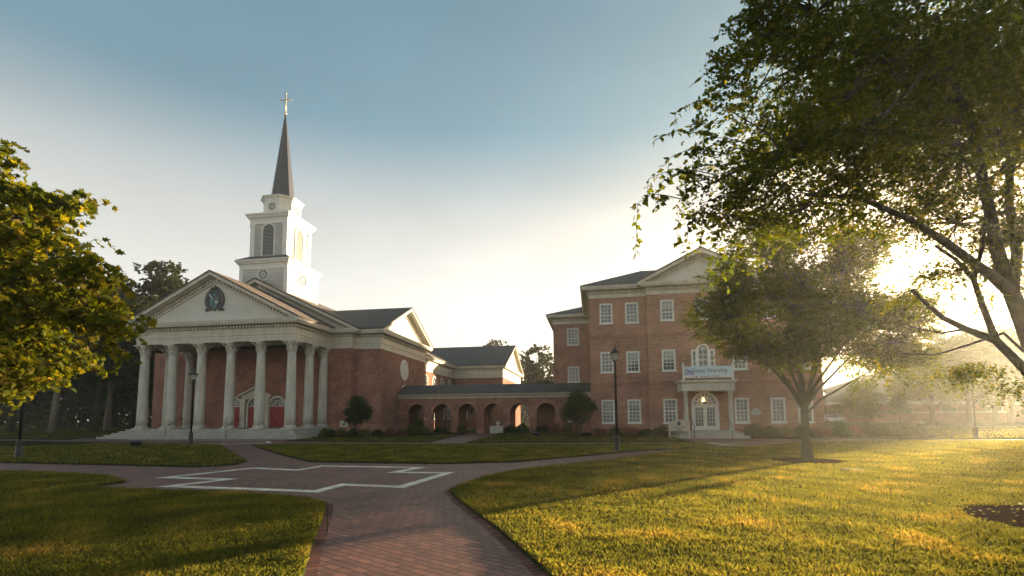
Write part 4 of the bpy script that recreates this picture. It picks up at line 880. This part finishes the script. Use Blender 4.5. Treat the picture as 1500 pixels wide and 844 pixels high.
# ---------------------------------------------------------------- covered walkway
YA=47.187; ar=empty('covered_walkway',(-10,YA,0),'low brick arcade of seven arches with shingle roof joining chapel and hall','walkway'); ar['shiftme']=1
ops=[(-18.61+2.649*k,1.87,2.0) for k in range(7)]
w_=MB(); arched_wall(w_,X2+.01,-.11,3.52,ops,PL('S',YA),.42)
w_.build('arch_wall',M['brick'],ar)
w_=MB(); arched_wall(w_,X2+.01,-3.82,3.52,ops[:5],PL('S',50.1),.42); w_.build('arch_wall',M['brick'],ar)
im=MB()
prev=X2+.01
for l,wd,s in ops+[(-.11,0,0)]:
    im.box(prev+.005,l-.0 if wd else l,YA-.035,YA+.01,1.93,2.02) if prev>X2+.1 or True else 0
    prev=l+wd
im.build('impost',M['brick2'],ar)
for l,wd,s in ops:
    w_=MB(); PL('S',YA).ring(w_,l+wd/2,s+.021,wd/2+.001,wd/2+.23,-.01,.022,0,PI,18); w_.build('arch_ring',M['brick2'],ar)
cn=MB(); cn.sweep([(X2+.02,YA),(-.12,YA)],[(0,3.50),(.05,3.50),(.05,3.66),(.14,3.70),(.14,3.76),(.34,3.77),(.34,3.80),(.42,3.84),(.45,3.97),(-.1,3.98)]); cn.box(X2+.02,-.12,YA+.01,50.0,3.48,3.52); cn.sweep([(-3.9,50.1),(X2+.02,50.1)],[(0,3.50),(.05,3.50),(.05,3.66),(.34,3.77),(.45,3.97),(-.1,3.98)]); cn.build('cornice',M['cream'],ar)
rf=MB(); roofE(rf,48.65,YA-.5,4.95,3.985,X2+.02,-.12,.05); roofE(rf,48.65,50.62,4.95,3.985,X2+.02,-3.85,.05); rf.build('roof',M['roof'],ar)
# planter box in court
pe=empty('stone_planter',(-9.3,46.9,0),'pale stone planter box with a small urn inside the fourth arch','planter')
m=MB(); m.box(-.64,.64,-.25,.25,0,.62); m.box(-.69,.69,-.3,.3,.62,.70); m.box(-.60,.60,-.21,.21,.70,.72); m.build('box',M['concrete'],pe)
m=MB(); m.lathe([(.16,.72),(.16,.76),(.06,.8),(.06,.86),(.2,.95),(.24,1.05),(.2,1.07),(.05,1.1),(.03,1.22),(.0,1.24)],12,(.12,0)); m.build('urn',M['tymp'],pe)
# ---------------------------------------------------------------- brick hall
hx,hy,hyb,xb,xb2,hr=-.097,39.2155,38.771,4.366,12.464,16.91; ze2=11.117
bh=empty('brick_hall',((hx+hr)/2,hy,0),'three storey red brick hall with white sash windows and a central pediment','academic hall'); bh['shiftme']=1
yd=48.9; ye=48.92; xe=-3.806
w_=MB(); w_.box(hx,hr,hy,ye+.3,-.05,ze2+.2); w_.box(xb,xb2,hyb,hy+.2,-.05,ze2+.2); w_.box(xe,2*8.415-xe,ye,76,-.05,10.96+.2)
w_.build('wall',M['brick2'],bh)
w_=MB()
for z in (3.95,7.75): w_.sweep([(hx,hy+8),(hx,hy),(xb,hy),(xb,hyb),(xb2,hyb),(xb2,hy),(hr,hy),(hr,hy+8)],[(0,z),(.03,z+.005),(.03,z+.3),(0,z+.31)])
w_.sweep([(hx,hy+7.5),(hx,hy),(xb,hy),(xb,hyb),(6.9,hyb)],[(0,-.04),(.06,-.04),(.06,.62),(0,.66)]); w_.sweep([(9.95,hyb),(xb2,hyb),(xb2,hy),(hr,hy),(hr,hy+8)],[(0,-.04),(.06,-.04),(.06,.62),(0,.66)])
w_.build('belt_course',M['brick'],bh)
eb=MB()
def entab2(mb,path,z,p=.69):
    mb.sweep(path,[(0,z),(.05,z),(.05,z+.27),(.09,z+.28),(.06,z+.32),(.06,z+.56),(.24,z+.575),(p-.12,z+.58),(p-.12,z+.66),(p-.05,z+.67),(p,z+.84),(p,z+.88),(-.2,z+.90)])
    for i in range(len(path)-1):
        a=Vector(path[i]);b=Vector(path[i+1])
        if (b-a).length>1: mb.dentils(a,b,z+.36,z+.53,.062,.24,.29,.16)
entab2(eb,[(hx,ye),(hx,hy),(xb,hy),(xb,hyb),(xb2,hyb),(xb2,hy),(hr,hy),(hr,ye)],ze2)
entab2(eb,[(xe,76),(xe,ye),(hx-.02,ye)],10.96); entab2(eb,[(hr+.02,ye),(2*8.415-xe,ye),(2*8.415-xe,76)],10.96)
eb.build('entablature',M['cream'],bh)
rf=MB(); ez=ze2+.885; a=5.3; p=.72
def hip(mb,xa,xb_,ya,yb_,z,a,s):
    v=[(xa,ya,z),(xb_,ya,z),(xb_,yb_,z),(xa,yb_,z)]
    m_=min(xb_-xa,yb_-ya)/2
    if xb_-xa>=yb_-ya: rr=[(xa+m_,(ya+yb_)/2,z+s*m_),(xb_-m_,(ya+yb_)/2,z+s*m_)]; f=[(0,1,5,4),(1,2,5),(2,3,4,5),(3,0,4)]
    else: rr=[((xa+xb_)/2,ya+m_,z+s*m_),((xa+xb_)/2,yb_-m_,z+s*m_)]; f=[(0,1,4),(1,2,5,4),(2,3,5),(3,0,4,5)]
    mb.add(v+rr,f); mb.add([(x,y,z-.05) for x,y,z in v]+v,[(3,2,1,0),(0,1,5,4),(1,2,6,5),(2,3,7,6),(3,0,4,7)])
hip(rf,hx-p,hr+p,hy-p,hy-p+2*a,ez+.05,a,.47)
hip(rf,xe-p,2*8.415-xe+p,ye-p+.02,76+p,10.96+.93,8,.40)
hwb=(xb2-xb)/2+.76; xc=(xb+xb2)/2
roofS(rf,xc,xc+hwb,14.52,ez+.1,hyb-.76,hy+4.3,.12); roofS(rf,xc,xc-hwb,14.52,ez+.1,hyb-.76,hy+4.3,.12); rf.build('roof',M['roof'],bh)
Sb=PL('S',hyb); Sm=PL('S',hy); Se=PL('S',ye)
t=MB(); tymp(t,Sb,xc,hwb-.2,ez-.05,ez-.05+(14.45-ez)/hwb*(hwb-.2),-.02); to=t.build('pediment',M['tymp'],bh)
t=MB(); rake(t,Sb,xc,hwb-.02,ez+.07,14.45,.70,.85); t.build('raking_cornice',M['cream'],to)
WW=1.01
cols=[(.712,Sm),(2.725,Sm),(5.38,Sb),(10.55,Sb),(13.232,Sm),(15.13,Sm)]
for i,(u,pl) in enumerate(cols):
    for j,(za,zb_,nz) in enumerate(((.98,2.91,6),(4.99,6.72,5),(8.93,10.65,5))):
        sash_window(bh,pl,u,u+WW,za,zb_,3,nz,key=True)
sash_window(bh,Sb,8.415-WW/2,8.415+WW/2,8.93,10.65,3,5,key=True)
# palladian window
pw=sash_window(bh,Sb,7.98,8.86,4.85,7.12,2,4,arch=True,label='arched middle light of the three part window above the entrance'); sash_window(bh,Sb,7.56,7.985,4.85,6.66,1,4,mid=False); sash_window(bh,Sb,8.855,9.28,4.85,6.66,1,4,mid=False)
for z0_,z1_ in ((8.69,10.49),(4.95,6.6),(1.0,3.1)): sash_window(bh,Se,-2.4,-1.22,z0_,z1_,3,5,key=False)
# entrance: doors, portico
zd=.52
ed=MB(); Sb.box(ed,8.42-.82,8.42-.008,-.04,.04,zd,2.42-.05); Sb.box(ed,8.42+.008,8.42+.82,-.04,.04,zd,2.42-.05); eo=ed.build('door',M['white'],bh)
pn=MB(); 
for a,b in ((7.72,8.28),(8.56,9.12)): Sb.box(pn,a,b,.03,.044,zd+.3,2.22)
pn.build('pane',M['glass'],eo)
mm=MB()
for a,b in ((7.72,8.28),(8.56,9.12)):
    for i in range(1,3): u=a+(b-a)*i/3; Sb.box(mm,u-.012,u+.012,.044,.06,zd+.3,2.22)
    for i in range(1,5): z=zd+.3+(2.22-zd-.3)*i/5; Sb.box(mm,a,b,.044,.059,z-.012,z+.012)
mm.build('sash_bars',M['white'],eo)
hh=MB(); 
for s in(-1,1): Sb.box(hh,8.42+s*.09-.02,8.42+s*.09+.02,.04,.1,1.35,1.65)
hh.build('handle',M['gold'],eo)
fanlight(bh,Sb,8.42,2.44,.82)
f=MB(); Sb.ring(f,8.42,2.44,.82,.98,-.02,.1,0,PI,20)
for s in(-1,1): a,b=sorted((8.42+s*.82,8.42+s*.98)); Sb.box(f,a,b,-.02,.1,zd,2.44)
f.build('door_frame',M['white'],bh)
px0,px1,pyf=6.62,9.95,36.95
f=MB(); f.box(px0-.15,px1+.15,pyf-.15,hyb,3.42,3.98); f.box(px0-.2,px1+.2,pyf-.2,hyb,3.98,4.05); f.box(px0-.33,px1+.33,pyf-.33,hyb,4.05,4.17); f.build('porch_roof',M['cream'],bh)
for xx in (px0+.12,px1-.12):
    c=MB(); c.lathe([(.21,zd+.0),(.21,zd+.06),(.17,zd+.1),(.155,zd+.14),(.155,1.5),(.13,3.22),(.17,3.26),(.17,3.30),(.2,3.34),(.2,3.42)],18,(xx,pyf+.12)); c.build('porch_column',M['stone_col'],bh)
f=MB()
for k in range(3): e=.2+.32*(2-k); f.box(px0-e,px1+e,pyf-e,hyb-.001,(-.02 if k==0 else zd*k/3),zd*(k+1)/3)
f.build('steps',M['step'],bh)
for xx in (px0+.45,px1-.35):
    h=MB(); h.tube([(xx,36.1,0),(xx,36.1,.9)],.02,6); h.tube([(xx,37.1,zd),(xx,37.1,zd+.9)],.02,6); h.tube([(xx,35.9,.82),(xx,36.1,.9),(xx,37.1,zd+.9),(xx,37.5,zd+.9)],.022,6); h.build('handrail',M['metal'],bh)
pq=MB(); Sb2=PL('S',hyb); Sb2.box(pq,11.72,12.40,0,.035,1.62,1.96); Sb2.ring(pq,12.06,1.96,.0001,.2,0,.034,0,PI,10); pqo=pq.build('plaque',M['concrete'],bh)
# ---- text helper
def text(s_,name,loc,size,mat,parent,rx=PI/2,rz=0,ext=.004,align='CENTER'):
    cu=bpy.data.curves.new(name,'FONT'); cu.body=s_; cu.size=size; cu.align_x=align; cu.align_y='CENTER'; cu.extrude=ext
    t=bpy.data.objects.new(name+'_tmp',cu); C.objects.link(t); bpy.context.view_layer.update()
    me=bpy.data.meshes.new_from_object(t.evaluated_get(bpy.context.evaluated_depsgraph_get())); bpy.data.objects.remove(t)
    o=bpy.data.objects.new(name,me); C.objects.link(o); me.materials.clear(); me.materials.append(mat); o.parent=parent; o.location=loc; o.rotation_euler=(rx,0,rz); return o
# interior light above the entrance (lit lamp seen through the fanlight)
m=MB(); m.lathe([(.02,2.85),(.09,2.80),(.12,2.74),(.08,2.70),(.02,2.68)],10,(8.30,hyb-.16)); m.tube([(8.30,hyb-.16,2.84),(8.30,hyb-.02,3.0)],.015,5)
lm=bpy.data.materials.new('lit_lamp'); lm.use_nodes=True; lm.node_tree.nodes['Principled BSDF'].inputs['Emission Color'].default_value=(1,.62,.2,1); lm.node_tree.nodes['Principled BSDF'].inputs['Emission Strength'].default_value=2.2
m.build('entrance_lamp',lm,bh)
# banner on the porch roof
bn=empty('banner',(8.28,pyf-.22,4.17),'pale blue printed banner hung between white posts on top of the entrance porch','banner')
m=MB(); m.box(-1.62,1.62,-.015,.0,.16,1.0); m.build('cloth',M['banner'],bn)
m=MB(); m.box(-1.62,1.62,-.020,-.0155,.16,.36); m.build('white_strip',M['white'],bn)
m=MB(); m.add([(-1.6,-.021,.38),(-.85,-.021,.38),(-1.0,-.021,.50),(-1.2,-.021,.72),(-1.6,-.021,.85)],[(0,1,2,3,4)]); m.build('violet_patch',M['violet'],bn)
text('Great Worship','lettering',(.10,-.024,.68),.40,M['ink'],bn); text('UNIVERSITY  |  CENTER','lettering',(.12,-.026,.26),.125,M['ink'],bn)
m=MB(); m.box(-.86,-.76,-.024,-.0205,.21,.31); m.build('emblem',M['ink'],bn)
for sx in(-1,1):
    m=MB(); m.box(sx*1.70-.06,sx*1.70+.06,-.05,.07,0,1.08); m.box(sx*1.70-.09,sx*1.70+.09,-.08,.1,1.08,1.13); m.lathe([(.03,1.13),(.07,1.18),(.07,1.22),(.01,1.27)],8,(sx*1.70,.01)); m.box(sx*1.70-.1,sx*1.70+.1,-.09,.11,0,.06); m.build('post',M['white'],bn)
# sign
a=Vector((5.55,37.3)); b=Vector((6.55,35.75)); cmid=(a+b)/2
sg=empty('sign',(6.05,36.1,.02),'tan arched sign board with a crest between two posts beside the hall entrance','sign',rz=R(-14))
m=MB(); 
pts=[(-.58,.50),(.58,.50),(.58,1.12)]+[(.58*math.cos(t),1.12+.2*math.sin(t)) for t in [PI*i/10 for i in range(1,10)]]+[(-.58,1.12)]
m.add([(x,-.04,z) for x,z in pts]+[(x,.04,z) for x,z in pts],[tuple(range(len(pts))),tuple(range(len(pts)))[::-1] and tuple(range(2*len(pts)-1,len(pts)-1,-1))]+[(i,len(pts)+i,len(pts)+(i+1)%len(pts),(i+1)%len(pts)) for i in range(len(pts))]); m.build('board',M['sign'],sg)
for s in(-1,1):
    m=MB(); m.box(s*.66-.06,s*.66+.06,-.06,.06,-.05,1.20); m.box(s*.66-.085,s*.66+.085,-.085,.085,1.20,1.24); m.build('post',M['sign'],sg)
m=MB(); pl=PL('S',-.04); pl.ring(m,0,1.02,.07,.13,0,.012,n=16); pl.disc(m,0,1.02,.085,.008); pl.box(m,-.06,.06,0,.012,1.16,1.21); m.build('crest',M['crest'],sg)
text('CHAPEL HALL','lettering',(0,-.046,.77),.135,M['ink'],sg); text('CENTER','lettering',(0,-.046,.62),.12,M['ink'],sg)
# ---------------------------------------------------------------- lamp posts
def lamp_post():
    o=empty('lamp_post')
    m=MB(); m.lathe([(.17,0),(.17,.05),(.14,.08),(.125,.5),(.115,.62),(.13,.66),(.09,.72),(.065,.8)],16); m.build('base',M['metal'],o)
    m=MB(); m.lathe([(.062,.78),(.048,4.05),(.055,4.07),(.055,4.12)],12); m.build('pole',M['metal'],o)
    m=MB(); m.tube([(-.30,0,3.98),(.30,0,3.98)],.014,6); m.build('crossbar',M['metal'],o)
    m=MB(); 
    for k in range(4):
        t=PI/4+k*PI/2; m.tube([(.11*math.cos(t),.11*math.sin(t),4.2),(.235*math.cos(t),.235*math.sin(t),4.52)],.012,4)
    m.lathe([(.05,4.10),(.10,4.14),(.12,4.2),(.11,4.21)],8,(0,0),PI/8); m.lathe([(.30,4.52),(.31,4.545),(.16,4.64),(.07,4.72),(.05,4.76),(.065,4.79),(.02,4.84),(.005,4.90)],4,(0,0),PI/4,False); lo=m.build('lantern',M['metal'],o)
    m=MB(); m.lathe([(.10,4.22),(.215,4.51)],4,(0,0),PI/4,False); m.build('glass',M['lampglass2'],lo)
    return o
lg,ln_,lp_,ll_=nt('lantern_glass'); lp_.inputs['Base Color'].default_value=(.8,.82,.8,1); lp_.inputs['Transmission Weight'].default_value=.75; lp_.inputs['Roughness'].default_value=.25; lp_.inputs['IOR'].default_value=1.1; M['lampglass2']=lg
def copy_tree(o,parent=None):
    c=o.copy(); C.objects.link(c); c.parent=parent
    for k in list(o.children): copy_tree(k,c)
    return c
LP=lamp_post()
for i,(x,y,l) in enumerate([(-24.58,17.4,'black lamp post in front of the dark wood, top hidden by the sycamore'),(-25.87,27.91,'black lamp post standing before the chapel columns'),(1.07,22.77,'black lamp post in front of the brick hall, nearest in the middle'),(24.86,36.64,'black lamp post on the sunny lawn near the right edge'),(57.0,66.0,'distant lamp post by the road at the far right edge'),(31.0,71.5,'distant lamp post just past the corner of the brick hall')]):
    o=LP if i==0 else copy_tree(LP); o.location=(x,y,0); tag(o,l,'lamp post','lamp posts along the paths')
# flood lights
def flood(x,y,k,rz,label):
    o=empty('floodlight',(x,y,0),label,'floodlight','small ground lights on the lawns',rz=rz)
    m=MB(); m.lathe([(.05,0),(.05,.02),(.022,.03),(.022,.22*k)],8); m.tube([(-.12,0,.22*k),(.12,0,.22*k)],.015,5); m.build('stand',M['metal'],o)
    m=MB(); m.box(-.22,.22,-.09,.09,.22*k,.40*k); m.box(-.25,.25,-.11,-.07,.2*k,.42*k); m.box(-.18,.18,.09,.14,.25*k,.37*k); m.xf(Matrix.Rotation(R(20),4,'X')); m.build('housing',M['metal'],o)
    m=MB(); m.box(-.2,.2,.141,.15,.26*k,.36*k); m.xf(Matrix.Rotation(R(20),4,'X')); m.build('lens',M['lampglass'],o)
flood(-24.9,23.3,1.1,R(12),'black floodlight on a short stand in the lawn before the portico')
flood(-4.3,37.6,1.0,R(0),'dark floodlight at the edge of the bed right of the walkway path')
o=empty('garden_light',(25.6,43.6,0),'short post light with a bent hood on the lawn beyond the hedge','garden light'); m=MB(); m.lathe([(.13,0),(.11,.1),(.10,.55),(.09,.6)],10); m.tube([(0,0,.58),(0,0,.8),(.1,0,.92),(.25,0,.95)],.05,6); m.build('post',M['metal'],o); m=MB(); m.lathe([(.20,.86),(.22,.9),(.14,1.0),(.03,1.03)],12,(.26,0)); m.build('hood',M['concrete'],o)
# utility cover and fallen leaves
o=MB(); o.lathe([(.30,.03),(.30,.075),(.27,.085),(.001,.087)],20); oo=o.build('drain_cover',M['dark']); oo.location=(7.25,15.3,0); tag(oo,'round dark drain cover in the grass to the right of the elm trunk','drain cover')
rg=np.random.default_rng(5); P=np.concatenate([np.stack([rg.uniform(-12,-5.5,60),rg.uniform(9.2,11,60),np.full(60,.06)],1),np.stack([rg.uniform(-4,2,30),rg.uniform(4.5,9,30),np.full(30,.06)],1),np.stack([rg.normal(6.9,.9,160),rg.normal(8.4,.9,160),np.full(160,.1)],1)])
V=rot_leaves(P,.055,rg,2.5); tag(npmesh('fallen_leaves',V,4,M['leafplane'],rnd=rg.uniform(.5,1,len(P))),'dry leaves scattered on the lawn edges','leaves',kind='stuff')
# ---------------------------------------------------------------- far buildings right
fh=empty('long_hall',(80,112,0),'long low hall with a big hazy hipped roof beyond the right lawn','hall'); fh['shiftme']=1
m=MB(); m.box(49,150,112,140,-.05,3.6); m.build('wall',M['brick'],fh)
m=MB(); m.box(48.2,151,111.2,141,3.6,4.1); m.build('fascia',M['white'],fh)
m=MB(); 
v=[(48,111,4.1),(151,111,4.1),(151,141,4.1),(48,141,4.1),(66,124,11.6),(140,124,12.3)]; m.add(v,[(0,1,5,4),(1,2,5),(2,3,4,5),(3,0,4)]); m.build('roof',M['roof'],fh)
for i in range(8): sash_window(fh,PL('S',112),54+i*8,57+i*8,1.0,3.0,3,2)
gw=empty('garden_wall',(80,102,0),'low brick wall with pale coping in front of the long hall','wall'); m=MB(); m.box(-28,60,-.15,.15,-.05,1.75); m.build('bricks',M['brick'],gw); m=MB(); m.box(-28.05,60.05,-.2,.2,1.75,1.9); m.build('coping',M['white'],gw)
pv_=empty('pavilion',(74,96,0),'pale roofed pavilion on posts at the far right edge','pavilion')
m=MB(); m.add([(-7,-4,3.2),(14,-4,3.2),(14,4,5.4),(-5,4,5.4)]+[(-7,-4,3.0),(14,-4,3.0),(14,4,5.2),(-5,4,5.2)],[(0,1,2,3),(7,6,5,4),(0,4,5,1),(1,5,6,2),(2,6,7,3),(3,7,4,0)]); m.build('roof',M['white'],pv_)
m=MB(); m.box(-1,14,-1,4,-.05,3.0); m.build('wall',M['brick'],pv_)
for k in range(5): m=MB(); m.box(-6+k*4,-5.8+k*4,-3.8,-3.6,-.05,3.1); m.build('post',M['metal'],pv_)
# car
cr_=empty('parked_car',(47.5,107,0),'white car parked beside the low wall beyond the corner of the brick hall','car',rz=R(5))
prof=[(-2.2,.35),(2.2,.35),(2.25,.75),(2.1,.95),(1.1,1.02),(.5,1.5),(-1.2,1.52),(-1.9,1.05),(-2.25,.95),(-2.28,.6)]
m=MB(); m.add([(x,-.9,z) for x,z in prof]+[(x,.9,z) for x,z in prof],[tuple(range(10)),tuple(range(19,9,-1))]+[(i,10+i,10+(i+1)%10,(i+1)%10) for i in range(10)]); m.build('body',M['carpaint'],cr_)
m=MB(); m.add([(.95,-.905,1.02),(.45,-.905,1.42),(-1.1,-.905,1.44),(-1.6,-.905,1.06)],[(0,1,2,3)]); m.build('window',M['glass'],cr_)
for x in (-1.4,1.4):
    for y in (-.85,.75):
        m=MB(); m.lathe([(.1,0),(.32,.0),(.33,.03),(.33,.17),(.32,.2),(.1,.2)],16); m.xf(Matrix.Translation((x,y+.15,.33))@Matrix.Rotation(R(90),4,'X')); m.build('wheel',M['metal'],cr_)
for o in sc.objects:
    if 'shiftme' in o: del o['shiftme']
print('objects',len(sc.objects))
